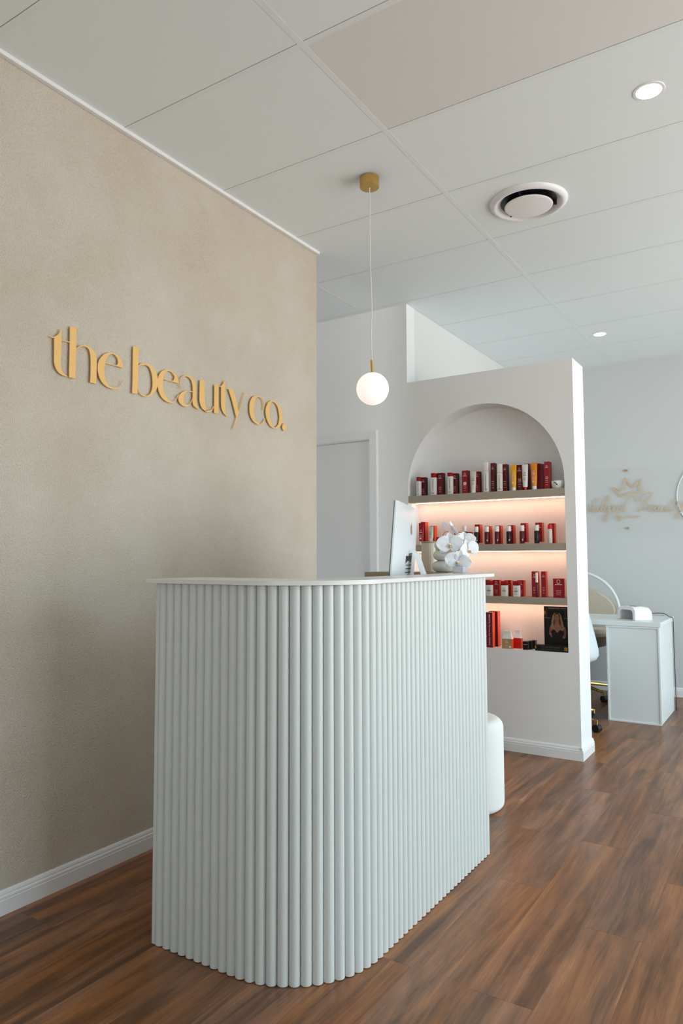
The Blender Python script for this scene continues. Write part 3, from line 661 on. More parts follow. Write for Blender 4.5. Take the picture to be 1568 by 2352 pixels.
# fruit-shaped emblem on the back
def apple_outline():
    P = []
    for i in range(40):
        t = 2*PI*i/40; r = 0.030*(1-0.10*math.cos(2*t+PI))
        x = r*math.sin(t)*1.0; z = r*math.cos(t)*1.05-0.006*math.exp(-(x/0.008)**2)*(1 if math.cos(t) > 0 else -0.5)
        if x > 0.017 and abs(z-0.006) < 0.012: x = 0.031-math.sqrt(max(0, 0.014**2-(z-0.006)**2))*1.0
        P.append((x, z))
    return P
zc = 0.352
bm = prism([(WD/2+x*0.62, zc+z*0.62) for x, z in apple_outline()], 0.0002, 0.0012, fn=lambda a, b, z: cmp(a, thick(a, b)+z, b))
lf = [(0, 0.030), (0.004, 0.040), (0.013, 0.046), (0.010, 0.036)]
prism([(WD/2+x*0.62, zc+z*0.62) for x, z in lf], 0.0002, 0.0012, bm, fn=lambda a, b, z: cmp(a, thick(a, b)+z, b))
obj('emblem', bm, M['logo_reflection'], cm)

# canister, vase, orchid, glass holder
t = thing('canister', 'beige ribbed canister with a lid behind the bubble vase', 'canister', (0.834, 3.03, 1.123))
bm = bmesh.new(); n = 48; prof = [(0.0, 0), (0.0315, 0), (0.033, 0.002), (0.033, 0.132), (0.031, 0.134), (0, 0.134)]
rings = []
for r0, z in prof:
    rings.append([bm.verts.new(((r0*(1-0.03*(i % 2)))*math.cos(2*PI*i/n), (r0*(1-0.03*(i % 2)))*math.sin(2*PI*i/n), z)) for i in range(n)] if r0 else [bm.verts.new((0, 0, z))])
for a, b in zip(rings, rings[1:]):
    for i in range(n):
        j = (i+1) % n
        if len(a) == 1: bm.faces.new((a[0], b[i], b[j]))
        elif len(b) == 1: bm.faces.new((a[i], a[j], b[0]))
        else: bm.faces.new((a[i], a[j], b[j], b[i]))
obj('body', bm, M['canister'], t)
obj('lid', cyl(0.0335, 0.1345, 0.142, 32, bev=0.001), M['tan'], t, smooth=40)
t = thing('vase', 'grey glazed vase of three stacked bulges holding the orchid', 'vase', (0.948, 2.968, 1.123))
pr = [(0, 0), (0.043, 0)]
def bulge(zc_, rz, r0, rc, a0=-75, a1=75):
    return [(rc+r0*math.cos(math.radians(a)), zc_+rz*math.sin(math.radians(a))) for a in range(a0, a1+1, 10)]
pr += bulge(0.026, 0.027, 0.030, 0.030) + bulge(0.076, 0.025, 0.028, 0.027) + bulge(0.121, 0.022, 0.026, 0.024) + [(0.024, 0.146), (0.021, 0.146), (0.021, 0.10), (0, 0.10)]
obj('body', lathe(pr, 48), M['ceramic'], t, smooth=60)
t = thing('glass_holder', 'small clear glass block on the end of the counter by the vase', 'glass', (1.076, 2.828, 1.1215))
bm = box(-0.024, 0.024, -0.02, 0.02, 0, 0.030, 0.003, 2); obj('glass_block', bm, M['pale_glass'], t, smooth=40)
obj('rim', lathe([(0.012, 0.0305), (0.018, 0.0305), (0.019, 0.038), (0.017, 0.038), (0.015, 0.032), (0.012, 0.032)], 20), M['pale_glass'], t, smooth=True)

orc = thing('orchid', 'white orchid spray drooping over the vase with ochre centres', 'flower', (0.93, 2.965, 1.25))
ob = Vector((0.93, 2.965, 1.25))
def petal(L, Wd, cup=0.2, pt=0.75, nl=8, nw=6, ruffle=0.0):
    bm = bmesh.new(); g = []
    for i in range(nl+1):
        t = i/nl; w = Wd*0.5*(math.sin(PI*min(1, t**pt))**0.6 if 0 < t < 1 else 0.02)
        row = []
        for j in range(nw+1):
            s = 2*j/nw-1
            row.append(bm.verts.new((s*w, L*t, cup*L*(0.35*s*s*w/(Wd*0.5+1e-6)-0.5*(t-0.5)**2)+ruffle*math.sin(5*s+7*t)*t)))
        g.append(row)
    for i in range(nl):
        for j in range(nw): bm.faces.new((g[i][j], g[i][j+1], g[i+1][j+1], g[i+1][j]))
    return bm
def flower(c, nrm, size, roll=0.0, seed=0, openness=1.0):
    rg = random.Random(seed)
    nrm = Vector(nrm).normalized(); X_ = Vector((0, 0, 1)).cross(nrm).normalized(); Y_ = nrm.cross(X_)
    mt = Matrix((X_, Y_, nrm)).transposed().to_4x4()
    core = obj('flower', lathe([(0, -0.006), (0.004, -0.003), (0.0055, 0.002), (0.004, 0.007), (0, 0.009)], 10), M['petal'], orc, smooth=True)
    core.matrix_local = Matrix.Translation(Vector(c)-ob) @ mt @ Matrix.Rotation(roll, 4, 'Z')
    s = size
    for ang, L, Wd, zoff, tl in ((0, 0.50, 0.34, -0.003, 0.1), (125, 0.50, 0.34, -0.003, 0.1), (-125, 0.50, 0.34, -0.003, 0.1), (80, 0.56, 0.66, 0.0, 0.18), (-80, 0.56, 0.66, 0.0, 0.18)):
        p = obj('petal', petal(L*s, Wd*s, 0.35, ruffle=0.012*s), M['petal'], core, smooth=True)
        sm = p.modifiers.new('thick', 'SOLIDIFY'); sm.thickness = 0.0007
        p.matrix_local = Matrix.Rotation(math.radians(ang), 4, 'Z') @ Matrix.Translation((0, 0.002, zoff)) @ Matrix.Rotation(tl*openness+rg.uniform(-0.06, 0.1), 4, 'X')
    bm = lathe([(0, -0.001), (0.065*s, 0.0), (0.075*s, 0.02*s), (0.05*s, 0.05*s), (0.02*s, 0.10*s), (0, 0.12*s)], 10)
    for v in bm.verts: v.co.x *= 0.8; v.co.y = v.co.y*1.2-0.06*s
    p = obj('lip', bm, M['lip'], core, smooth=True)
    p.matrix_local = Matrix.Translation((0, -0.02*s, 0.004))
vd = (0.42, -0.90, 0.05)
flower((1.000, 2.90, 1.246), (0.38, -0.92, 0.10), 0.108, 0.05, 1)
flower((1.050, 2.87, 1.170), (0.45, -0.86, -0.15), 0.108, -0.25, 2)
flower((1.068, 2.945, 1.222), (0.85, -0.50, 0.10), 0.095, 0.3, 3)
flower((0.985, 2.96, 1.315), (0.75, 0.3, 0.55), 0.095, 0.9, 4, 2.0)
flower((1.035, 2.985, 1.265), (0.5, -0.7, 0.5), 0.09, 0.0, 5)
obj('stem', tube(cr_interp([(0, 0, -0.10), (0.005, -0.005, 0.02), (0.03, -0.01, 0.055), (0.075, -0.03, 0.03), (0.105, -0.05, -0.02), (0.125, -0.075, -0.07)], 6), 0.0018, 8), M['stem'], orc, smooth=True)
bm = petal(0.052, 0.022, 0.5); pb = obj('bud', bm, M['petal'], orc, smooth=True)
pb.modifiers.new('thick', 'SOLIDIFY').thickness = 0.0008
pb.matrix_local = Matrix.Translation((0.035, -0.01, 0.062)) @ Matrix.Rotation(math.radians(68), 4, 'X') @ Matrix.Rotation(math.radians(35), 4, 'Z')

# pouf
t = thing('pouf', 'round white boucle pouf on the floor behind the counter end', 'pouf', (0.877, 3.285, 0))
pr = [(0, 0.0), (0.17, 0.0)] + [(0.17+0.03*math.sin(math.radians(a)), 0.03-0.03*math.cos(math.radians(a))) for a in range(15, 91, 15)] + [(0.2, 0.2)] + [(0.155+0.045*math.cos(math.radians(a)), 0.375+0.045*math.sin(math.radians(a))) for a in range(0, 91, 15)] + [(0.08, 0.424), (0, 0.426)]
obj('seat', lathe(pr, 56), M['boucle'], t, smooth=60)

# ------------------------------------------------------------------ pendant, downlights, ceiling vent
t = thing('pendant_lamp', 'white globe pendant on a thin cord from a round brass ceiling rose', 'lamp', (0.673, 2.777, 2.957))
obj('ceiling_rose', cyl(0.045, -0.048, 0.0, 40, bev=0.0012), M['brass'], t, smooth=40)
bm = cyl(0.0032, -0.068, -0.048, 14); obj('cord_grip', bm, M['cord'], t, smooth=40)
obj('cord', tube(cr_interp([(0, 0, -0.06), (0.001, 0, -0.12), (0.001, 0, -0.35), (0.006, 0, -0.5), (0.009, 0, -0.62), (0.006, 0, -0.75), (0.008, 0, -0.875)], 8), 0.0024, 8), M['cord'], t, smooth=True)
st = obj('stem', tube([(0.0065, 0, -0.866), (0.0105, 0, -0.932)], 0.0058, 14), M['brass'], t, smooth=40)
obj('globe', lathe([(0.0741*math.sin(PI*i/28), -0.999-0.0741*math.cos(PI*i/28)) for i in range(29)], 48, c=(0.011, 0)), M['globe'], t, smooth=True)
obj('collar', cyl(0.014, -0.930, -0.9235, 20, c=(0.0105, 0), bev=0.001), M['brass'], t, smooth=40)
for (x, y, lab) in ((1.878, 2.822, 'round recessed downlight near the camera, top right of the ceiling'), (1.030, 5.776, 'round recessed downlight far back, above the nail desk')):
    t = thing('downlight', lab, 'light', (x, y, 2.9585), 0, 'ceiling downlights')
    obj('trim_ring', lathe([(0.046, 0.0), (0.046, -0.003), (0.056, -0.0025), (0.058, 0.0)], 36), M['trim'], t, smooth=40)
    obj('diffuser', cyl(0.0455, -0.0028, 0.0, 36), M['lamp'], t)
t = thing('ceiling_vent', 'large round white air vent with a floating centre disc in the ceiling', 'vent', (1.224, 3.404, 2.9585))
obj('outer_ring', lathe([(0.188, 0), (0.187, -0.006), (0.178, -0.016), (0.168, -0.020), (0.160, -0.019), (0.150, -0.010), (0.138, -0.001), (0.130, 0.0)], 64), M['trim'], t, smooth=60)
obj('cavity_shade', cyl(0.137, -0.0012, -0.0004, 40), M['dark'], t)  # flat black disc in place of the shade inside the vent
obj('inner_cone', lathe([(0.070, -0.002), (0.085, -0.003), (0.100, -0.009), (0.112, -0.018)], 48), M['plenum'], t, smooth=60)
obj('centre_disc', lathe([(0, -0.028), (0.108, -0.028), (0.114, -0.0265), (0.117, -0.023), (0.114, -0.021), (0, -0.019)], 64), M['trim'], t, smooth=40)
for i in range(3):
    a = 2*PI*i/3+0.5
    bm = box(0.10, 0.138, -0.002, 0.002, -0.019, -0.001); o = obj('spoke', bm, M['dark'], t); o.rotation_euler = (0, 0, a)

# ------------------------------------------------------------------ room behind: desk, chairs, nail lamp, sign, mirror
dk = thing('nail_desk', 'white manicure desk with a solid pedestal behind the partition', 'desk', (1.25, 5.83, 0))
pd = obj('pedestal', box(1.076-1.25, 1.432-1.25, 5.532-5.83, 6.145-5.83, 0.0, 0.690, 0.0015), M['desk'], dk)
obj('edge_strip', box(1.072-1.25, 1.083-1.25, 5.524-5.83, 5.532-5.83, 0.0, 0.690, 0.0005), M['desk'], pd)
obj('edge_strip', box(1.425-1.25, 1.436-1.25, 5.524-5.83, 5.532-5.83, 0.0, 0.690, 0.0005), M['desk'], pd)
obj('edge_strip', box(1.083-1.25, 1.425-1.25, 5.524-5.83, 5.532-5.83, 0.0, 0.010, 0.0005), M['desk'], pd)
obj('edge_strip', box(1.083-1.25, 1.425-1.25, 5.524-5.83, 5.532-5.83, 0.678, 0.690, 0.0005), M['desk'], pd)
obj('desk_top', box(0.30-1.25, 1.447-1.25, 5.52-5.83, 6.15-5.83, 0.6905, 0.725, 0.003, 2), M['desk'], dk)
obj('end_panel', box(0.31-1.25, 0.335-1.25, 5.54-5.83, 6.13-5.83, 0.0, 0.6905, 0.001), M['desk'], dk)

t = thing('nail_lamp', 'white curved nail drying lamp with an open mouth on the desk', 'lamp', (1.24, 5.742, 0.726), -0.733)
def arch_sec(w, h, r, n=8):
    P = [(-w/2, 0)]
    P += [(-w/2+r-r*math.cos(PI/2*i/n), h-r+r*math.sin(PI/2*i/n)) for i in range(n+1)]
    P += [(w/2-r+r*math.sin(PI/2*i/n), h-r+r*math.cos(PI/2*i/n)) for i in range(n+1)]
    return P + [(w/2, 0)]
bm = bmesh.new(); secs = []
for y, w, h, r in ((-0.081, 0.196, 0.092, 0.045), (-0.078, 0.202, 0.097, 0.048), (0.0, 0.206, 0.1, 0.05), (0.06, 0.196, 0.094, 0.05), (0.078, 0.176, 0.080, 0.045), (0.083, 0.150, 0.062, 0.035)):
    secs.append([bm.verts.new((a, y, b)) for a, b in arch_sec(w, h, r)])
for A, Bq in zip(secs, secs[1:]):
    for i in range(len(A)-1): bm.faces.new((A[i], A[i+1], Bq[i+1], Bq[i]))
inn = [[bm.verts.new((a, y, b+0.003)) for a, b in arch_sec(w, h, r)] for y, w, h, r in ((-0.081, 0.148, 0.070, 0.028), (0.05, 0.14, 0.064, 0.028))]
for i in range(len(inn[0])-1):
    bm.faces.new((secs[0][i], secs[0][i+1], inn[0][i+1], inn[0][i])); bm.faces.new((inn[0][i], inn[0][i+1], inn[1][i+1], inn[1][i]))
bm.faces.new(inn[1]); bm.faces.new(secs[-1])
obj('housing', bm, M['white_gloss'], t, smooth=45)
obj('base_tray', box(-0.07, 0.07, -0.078, 0.045, 0.0, 0.004), mat('tray_metal', (205, 195, 175), 0.25, 0.6), t)
obj('top_panel', prism([(-0.035, -0.03), (0.055, -0.03), (0.055, 0.03), (-0.035, 0.03)], 0.1003, 0.1018), mat('pale_grey_panel', (178, 184, 184), 0.4), t)
bm = cyl(0.011, 0, 0.004, 16)
tag(obj('power_cable', tube(cr_interp([(1.336, 5.79, 0.768), (1.385, 5.85, 0.770), (1.42, 5.92, 0.76), (1.436, 6.00, 0.735), (1.4535, 6.05, 0.722), (1.4545, 6.06, 0.69), (1.4545, 6.07, 0.60), (1.4545, 6.06, 0.50), (1.4545, 6.07, 0.40), (1.4545, 6.08, 0.2), (1.4545, 6.085, 0.01)], 5), 0.0028, 8), M['dark'], smooth=True), 'thin black cable running from the nail lamp down the desk side', 'cable')

def star_base(t, R, mats, a0, z=0.09, top=0.40):
    obj('gas_column', cyl(0.022, z, top, 16), mats[0], t, smooth=40)
    for i in range(5):
        a = a0+2*PI*i/5; c, s = math.cos(a), math.sin(a)
        lg = obj('leg', tube([(0.0, 0, z+0.03), (R*0.96*c, R*0.96*s, z-0.012)], [0.018, 0.011], 8), mats[0], t, smooth=40)
        cst = obj('caster', tube([(R*c-s*0.022, R*s+c*0.022, 0.027), (R*c+s*0.022, R*s-c*0.022, 0.027)], 0.027, 16), mats[1], t, smooth=40)
        obj('caster_stem', cyl(0.007, 0.045, z-0.004, 10, c=(R*c, R*s)), mats[0], cst, smooth=40)
t = thing('hoop_chair', 'beige cushioned chair with a pale hoop back behind the desk', 'chair', (0.62, 6.36, 0))
star_base(t, 0.33, (M['brass'], M['dark']), math.radians(-32))
bm = lathe([(0, 0.40), (0.12, 0.40), (0.26, 0.44), (0.285, 0.50), (0.285, 0.525), (0, 0.525)], 40); obj('seat_shell', bm, M['brown_fabric'], t, smooth=50)
obj('seat_cushion', lathe([(0, 0.525), (0.30, 0.525), (0.325, 0.54), (0.33, 0.56), (0.31, 0.585), (0, 0.595)], 40), M['beige_fabric'], t, smooth=50)
hp = [(0.36*math.cos(math.radians(a)), 0.10, 0.73+0.335*math.sin(math.radians(a))) for a in range(-25, 206, 7)]
obj('hoop_frame', tube(hp, 0.013, 10), M['hoop'], t, smooth=True)
bm = bmesh.new(); n = 30
ring1 = [(0.335*math.cos(2*PI*i/n), 0.73+(0.20 if math.sin(2*PI*i/n) > 0 else 0.13)*math.sin(2*PI*i/n)) for i in range(n)]
prism(ring1, 0.07, 0.13, bm, fn=lambda a, b, z: (a, z, b))
bmesh.ops.bevel(bm, geom=[e for e in bm.edges if abs(e.verts[0].co.y-e.verts[1].co.y) < 1e-5], offset=0.012, segments=3, affect='EDGES')
obj('back_cushion', bm, M['beige_fabric'], t, smooth=50)

t = thing('shell_chair', 'pale blue shell chair on a gold base peeking from behind the partition', 'chair', (0.80, 5.205, 0))
star_base(t, 0.308, (M['brass'], M['dark']), math.radians(52))
bm = bmesh.new(); n = 24; g = []
for i in range(n+1):
    a = math.radians(-150+ 205*i/n)
    row = []
    for z, r in ((0.452, 0.18), (0.458, 0.235), (0.472, 0.268), (0.50, 0.284), (0.54, 0.282), (0.60, 0.270), (0.74, 0.238), (0.80, 0.222)):
        row.append(bm.verts.new((r*math.cos(a), r*math.sin(a), z)))
    g.append(row)
for i in range(n):
    for j in range(7): bm.faces.new((g[i][j], g[i+1][j], g[i+1][j+1], g[i][j+1]))
o = obj('back_shell', bm, M['shell'], t, smooth=60); sm = o.modifiers.new('thick', 'SOLIDIFY'); sm.thickness = 0.022; sm.offset = -1
obj('seat_cushion', lathe([(0, 0.40), (0.17, 0.40), (0.205, 0.42), (0.21, 0.47), (0.19, 0.50), (0, 0.505)], 36), M['brown_fabric'], t, smooth=50)

# clear acrylic sign with script lettering
sg = thing('acrylic_sign', 'clear acrylic sign with gold script and a crown on far wall', 'sign', (1.015, 6.735, 1.70))
obj('panel', box(-0.56, 0.60, -0.003, 0.002, -0.333, 0.30, 0.0008), M['acrylic'], sg)
for zz in (0.271, -0.247):
    bm = tube([(0, 0.0145, zz), (0, -0.008, zz)], 0.009, 16); obj('standoff', bm, M['brass'], sg, smooth=40)
for xx in (-0.52, 0.56):
    for zz in (0.271, -0.247): obj('standoff', tube([(xx, 0.0145, zz), (xx, -0.008, zz)], 0.009, 16), M['brass'], sg, smooth=40)
for k, (ch, pts) in enumerate(SCRIPT_STROKES):
    bm = bmesh.new(); w = 0.012 if ch == 'crown' else 0.0065
    if k > 20: w = 0.0035
    stroke(bm, [(a-1.015, b-1.70) for a, b in pts], w, lambda a, b, d: (a, d, b), -0.0034, -0.0044-0.0003*(k % 3), sub=1 if ch == 'crown' and k == 0 else 4)
    obj(ch if ch in ('crown', 'word') else 'letter', bm, mat('gold_script', (214, 188, 150), 0.4, 0.1) if k == 0 else bpy.data.materials['gold_script'], sg)
for (s, x, z, sz) in (('In', -0.43, -0.01, 0.12),):
    add_text(s, sz, bpy.data.materials['gold_script'], sg, (x, -0.0036, z), name='letter')
rg = [(0.345*math.cos(2*PI*i/72), 0, 0.345*math.sin(2*PI*i/72)) for i in range(72)]
t = thing('wall_mirror', 'round white rimmed mirror at the right edge of the far wall', 'mirror', (1.768, 6.744, 1.715))
obj('rim', tube(rg, 0.0055, 8, closed=True), M['hoop'], t, smooth=True)
bm = bmesh.new(); prism([(0.34*math.cos(2*PI*i/48), 0.34*math.sin(2*PI*i/48)) for i in range(48)], 0.001, 0.004, bm, fn=lambda a, b, z: (a, z, b))
obj('glass_disc', bm, mat('pale_mirror_face', (210, 214, 215), 0.35, 0.1), t)

# ------------------------------------------------------------------ products in the niche
def ring_logo(bm, cx, cz, r, d, w=0.25):
    n = 16; P = [(cx+r*math.cos(2*PI*i/n), cz+r*1.15*math.sin(2*PI*i/n), cx+r*(1-w)*math.cos(2*PI*i/n), cz+r*1.15*(1-w)*math.sin(2*PI*i/n)) for i in range(n+1)]
    for a, b in zip(P, P[1:]):
        v = [bm.verts.new((q[0], d, q[1])) for q in ((a[0], a[1]), (b[0], b[1]), (b[2], b[3]), (a[2], a[3]))]; bm.faces.new(v)
def line_q(bm, x0, x1, z0, z1, d):
    v = [bm.verts.new(p) for p in ((x0, d, z0), (x1, d, z0), (x1, d, z1), (x0, d, z1))]; bm.faces.new(v)
def print_block(parent, w, h, d, m, zl, vertical=False, dots=None, r=None):
    """an O mark, a wordmark line and small copy lines, flat print on the front"""
    bm = bmesh.new(); r = r or w*0.17
    ring_logo(bm, 0, zl, r, d)
    if vertical:
        line_q(bm, -w*0.05, w*0.05, zl-r*1.3-h*0.42, zl-r*1.3, d)
        line_q(bm, -w*0.3, w*0.3, h*0.10, h*0.115, d); line_q(bm, -w*0.25, w*0.25, h*0.06, h*0.075, d)
    else:
        line_q(bm, -w*0.32, w*0.32, zl-r*1.9, zl-r*1.45, d)
        for q in (0.36, 0.30, 0.24, 0.15): line_q(bm, -w*0.24*(1 if q > 0.2 else 0.8), w*0.24*(1 if q > 0.2 else 0.8), h*q, h*q+h*0.012, d)
    o = obj('logo_print', bm, m, parent)
    if dots:
        mm, cx, cz, rr_ = dots; bm = bmesh.new()
        vs_ = [bm.verts.new((cx+rr_*math.cos(2*PI*i/18), d-0.0002, cz+rr_*math.sin(2*PI*i/18))) for i in range(18)]; bm.faces.new(vs_)
        obj('sticker', bm, mm, parent)
def carton(label, x0, x1, h, y, z, front='crimson', side='orange_side', dep=0.038, logo=True, num=None, grp=None, dots=None, rz=0, pm='print_light', zl=0.84):
    w = x1-x0
    t = thing('product_box', label, 'box', ((x0+x1)/2, y+dep/2, z), rz, grp)
    bm = bmesh.new(); fs = bx(bm, -w/2, w/2, -dep/2, dep/2, 0, h)
    fs[3].material_index = 1; fs[1].material_index = 0
    bmesh.ops.bevel(bm, geom=list(bm.edges), offset=0.0005, segments=1, affect='EDGES')
    obj('carton_body', bm, [M[front], M[side]], t)
    if logo and w > 0.022: print_block(t, w, h, -dep/2-0.0003, M[pm], h*zl, dots=dots)
    if num: add_text(num, w*0.6, M[pm], t, (0, -dep/2-0.0004, h*0.42), name='number', extrude=0.0)
    return t
def bottle(label, xc, w, h, y, z, body='pack_white', cap='cap_red', capf=0.24, dep=None, rnd=False, pm='print_dark', vertical=True, dots=None, grp=None, zl=0.62, capw=1.0):
    dep = dep or w
    t = thing('bottle', label, 'bottle', (xc, y+dep/2, z), 0, grp)
    hb = h*(1-capf)
    if rnd:
        obj('bottle_body', lathe([(0, 0), (w/2-0.002, 0), (w/2, 0.003), (w/2, hb-0.003), (w/2-0.002, hb), (0, hb)], 24), M[body], t, smooth=40)
        obj('cap', lathe([(0, hb), (w/2*0.93*capw, hb+0.0005), (w/2*0.93*capw, h-0.004), (w/2*0.80*capw, h), (0, h)], 24), M[cap], t, smooth=40)
        d = -w/2-0.0004
    else:
        obj('bottle_body', box(-w/2, w/2, -dep/2, dep/2, 0, hb, 0.003, 2), M[body], t, smooth=40)
        obj('cap', box(-w/2*capw+0.0005, w/2*capw-0.0005, -dep/2+0.0005, dep/2-0.0005, hb+0.0005, h, 0.003, 2), M[cap], t, smooth=40)
        d = -dep/2-0.0003
    print_block(t, w*(0.7 if rnd else 1), h, d-(0.0 if not rnd else -0.0012), M[pm], hb*0.84 if vertical else hb*0.66, vertical=vertical, dots=dots)
    return t
def sq_tube(label, xc, w, h, y, z, body='pack_cream', cap='cap_white', capf=0.13, pm='print_dark', dots=None, num=None, capw=0.7, grp=None, zl=0.66):
    t = thing('cosmetic_tube', label, 'tube', (xc, y+0.018, z), 0, grp)
    bm = bmesh.new(); n = 24; rs_ = []
    for f, rx, ry in ((capf, 0.36, 0.36), (capf+0.06, 0.40, 0.38), (0.45, 0.45, 0.30), (0.75, 0.48, 0.16), (0.95, 0.5, 0.035), (1.0, 0.5, 0.03)):
        rs_.append([bm.verts.new((w*rx*math.cos(2*PI*i/n), w*ry*math.sin(2*PI*i/n), h*f)) for i in range(n)])
    for A, B_ in zip(rs_, rs_[1:]):
        for i in range(n): bm.faces.new((A[i], A[(i+1) % n], B_[(i+1) % n], B_[i]))
    bm.faces.new(rs_[0]); bm.faces.new(rs_[-1])
    obj('tube_body', bm, M[body], t, smooth=50)
    obj('cap', cyl(w*0.5*capw, 0, h*capf-0.0003, 24, bev=0.001), M[cap], t, smooth=40)
    d = -w*0.33
    bm = bmesh.new(); ring_logo(bm, 0, h*zl, w*0.15, -w*0.235)
    for v in bm.verts: pass
    line_q(bm, -w*0.28, w*0.28, h*(zl-0.10), h*(zl-0.08), -w*0.285)
    for q in (0.46, 0.42, 0.38): line_q(bm, -w*0.2, w*0.2, h*q, h*q+h*0.01, -w*0.345)
    obj('logo_print', bm, M[pm], t)
    if dots:
        bm = bmesh.new(); rr_ = w*0.17
        bm.faces.new([bm.verts.new((dots[1]*w+rr_*math.cos(2*PI*i/18), -w*0.385, h*0.3+rr_*math.sin(2*PI*i/18))) for i in range(18)])
        obj('sticker', bm, M[dots[0]], t)
    if num: add_text(num, w*0.5, M[pm], t, (0, -w*0.30, h*0.60), name='number', extrude=0.0)
    return t
Z1, Z2, Z3, Z4 = 1.6115, 1.2765, 0.9455, 0.6215
YB0, YC0 = 4.352, 4.395
g1 = 'products on the top niche shelf'; g2 = 'products on the second niche shelf'; g3 = 'products on the third niche shelf'; g4 = 'products on the niche floor'
# top shelf, left to right
bottle('shortest white square bottle with red cap, far left of the top shelf', 0.1255, 0.027, 0.130, YB0, Z1, capf=0.22, grp=g1, dep=0.03)
carton('dark red box behind the leftmost short bottle on the top shelf', 0.122, 0.160, 0.130, YC0, Z1, 'darkred', 'brown_side', grp=g1)
bottle('tall white square bottle with red cap, second bottle from the left on top shelf', 0.237, 0.033, 0.149, YB0, Z1, capf=0.20, grp=g1, dep=0.032)
carton('wide dark red box between the two tall red-capped white bottles', 0.246, 0.291, 0.152, YC0, Z1, 'darkred', 'brown_side', grp=g1)
bottle('white square bottle with red cap, third bottle from the left on top shelf', 0.3575, 0.032, 0.144, YB0, Z1, capf=0.17, grp=g1, dep=0.03)
carton('dark red box behind the third red-capped white bottle on the top shelf', 0.352, 0.394, 0.142, YC0, Z1, 'darkred', 'brown_side', grp=g1)
carton('crimson box with a round pale blue sticker on the top shelf', 0.432, 0.474, 0.154, 4.385, Z1, 'crimson', 'darkred', grp=g1, dots=('x', 0, 0, 0) and (M['print_light'], 0.0, 0.068, 0.0115))
sq_tube('cream tube standing on its cap beside the blue-stickered box', 0.519, 0.040, 0.143, YB0, Z1, grp=g1, capf=0.16, capw=0.75)
carton('crimson box just right of the cream tube on the top shelf', 0.514, 0.551, 0.143, YC0, Z1, 'crimson', 'brown_side', grp=g1)
bottle('tallest slim white bottle with frosted cap, middle of the top shelf', 0.6095, 0.030, 0.195, YB0, Z1, 'pack_white', 'cap_white', capf=0.30, grp=g1, dep=0.030)
carton('tall dark red box right of the tallest white bottle', 0.628, 0.656, 0.191, YC0, Z1, 'darkred', 'brown_side', grp=g1)
bottle('slim white bottle with clear top between two tall red boxes', 0.700, 0.031, 0.177, YB0, Z1, 'pack_white', 'cap_white', capf=0.33, grp=g1, dep=0.030)
carton('tall dark crimson box left of the yellow tube on the top shelf', 0.707, 0.738, 0.177, YC0, Z1, 'darkred', 'brown_side', grp=g1)
sq_tube('yellow tube with white cap on the top shelf', 0.790, 0.038, 0.165, YB0, Z1, 'yellow', 'cap_white', grp=g1, pm='print_light', dots=('print_light', 0.0), num='15')
carton('dark red box numbered 30 between the yellow and white tubes', 0.797, 0.838, 0.166, YC0, Z1, 'darkred', 'brown_side', grp=g1, num='30')
sq_tube('white tube with small red cap on the top shelf', 0.864, 0.039, 0.163, YB0, Z1, 'pack_white', 'cap_bright', capf=0.11, capw=0.5, grp=g1)
carton('brown-sided box behind the red-capped white tube', 0.850, 0.880, 0.170, YC0, Z1, 'darkred', 'orange_side_dim', grp=g1)
sq_tube('orange tube with white cap numbered 50 on the top shelf', 0.922, 0.039, 0.167, YB0, Z1, 'orange', 'cap_white', grp=g1, pm='print_light', dots=('print_light', -0.06), num='50', capf=0.14)
carton('narrow red box directly behind the orange tube', 0.908, 0.930, 0.170, YC0, Z1, 'darkred', 'orange_side_dim', grp=g1)
carton('narrow red box, second of the three thin boxes by the orange tube', 0.931, 0.950, 0.166, YC0, Z1, 'darkred', 'orange_side_dim', grp=g1, logo=False)
carton('narrow red box, rightmost of the three thin boxes by the orange tube', 0.951, 0.969, 0.161, YC0, Z1, 'darkred', 'orange_side_dim', grp=g1, logo=False)
carton('tall crimson box numbered 50 with orange side, right end of top shelf', 0.984, 1.016, 0.170, 4.37, Z1, 'crimson', 'orange_side_dim', grp=g1, num='50', dep=0.05)
t = thing('bowl', 'small white bowl with a dark emblem at the right end of top shelf', 'bowl', (1.064, 4.385, Z1))
bm = bmesh.new(); pr = [(0, 0.0), (0.026, 0), (0.036, 0.012), (0.040, 0.032), (0.040, 0.046), (0.037, 0.048), (0.036, 0.03), (0.03, 0.012), (0, 0.008)]
lathe(pr, 32, bm)
obj('bowl_body', bm, M['white_gloss'], t, smooth=40)
bm = bmesh.new(); ribbon(bm, [(-0.016, 0.036, -0.016, 0.034), (-0.004, 0.036, -0.002, 0.028), (0.002, 0.028, 0.0, 0.020), (0.010, 0.020, 0.008, 0.018)], lambda a, b, d: (a, -0.0398-d, b), 0.0, 0.0012); obj('emblem', bm, M['dark'], t)
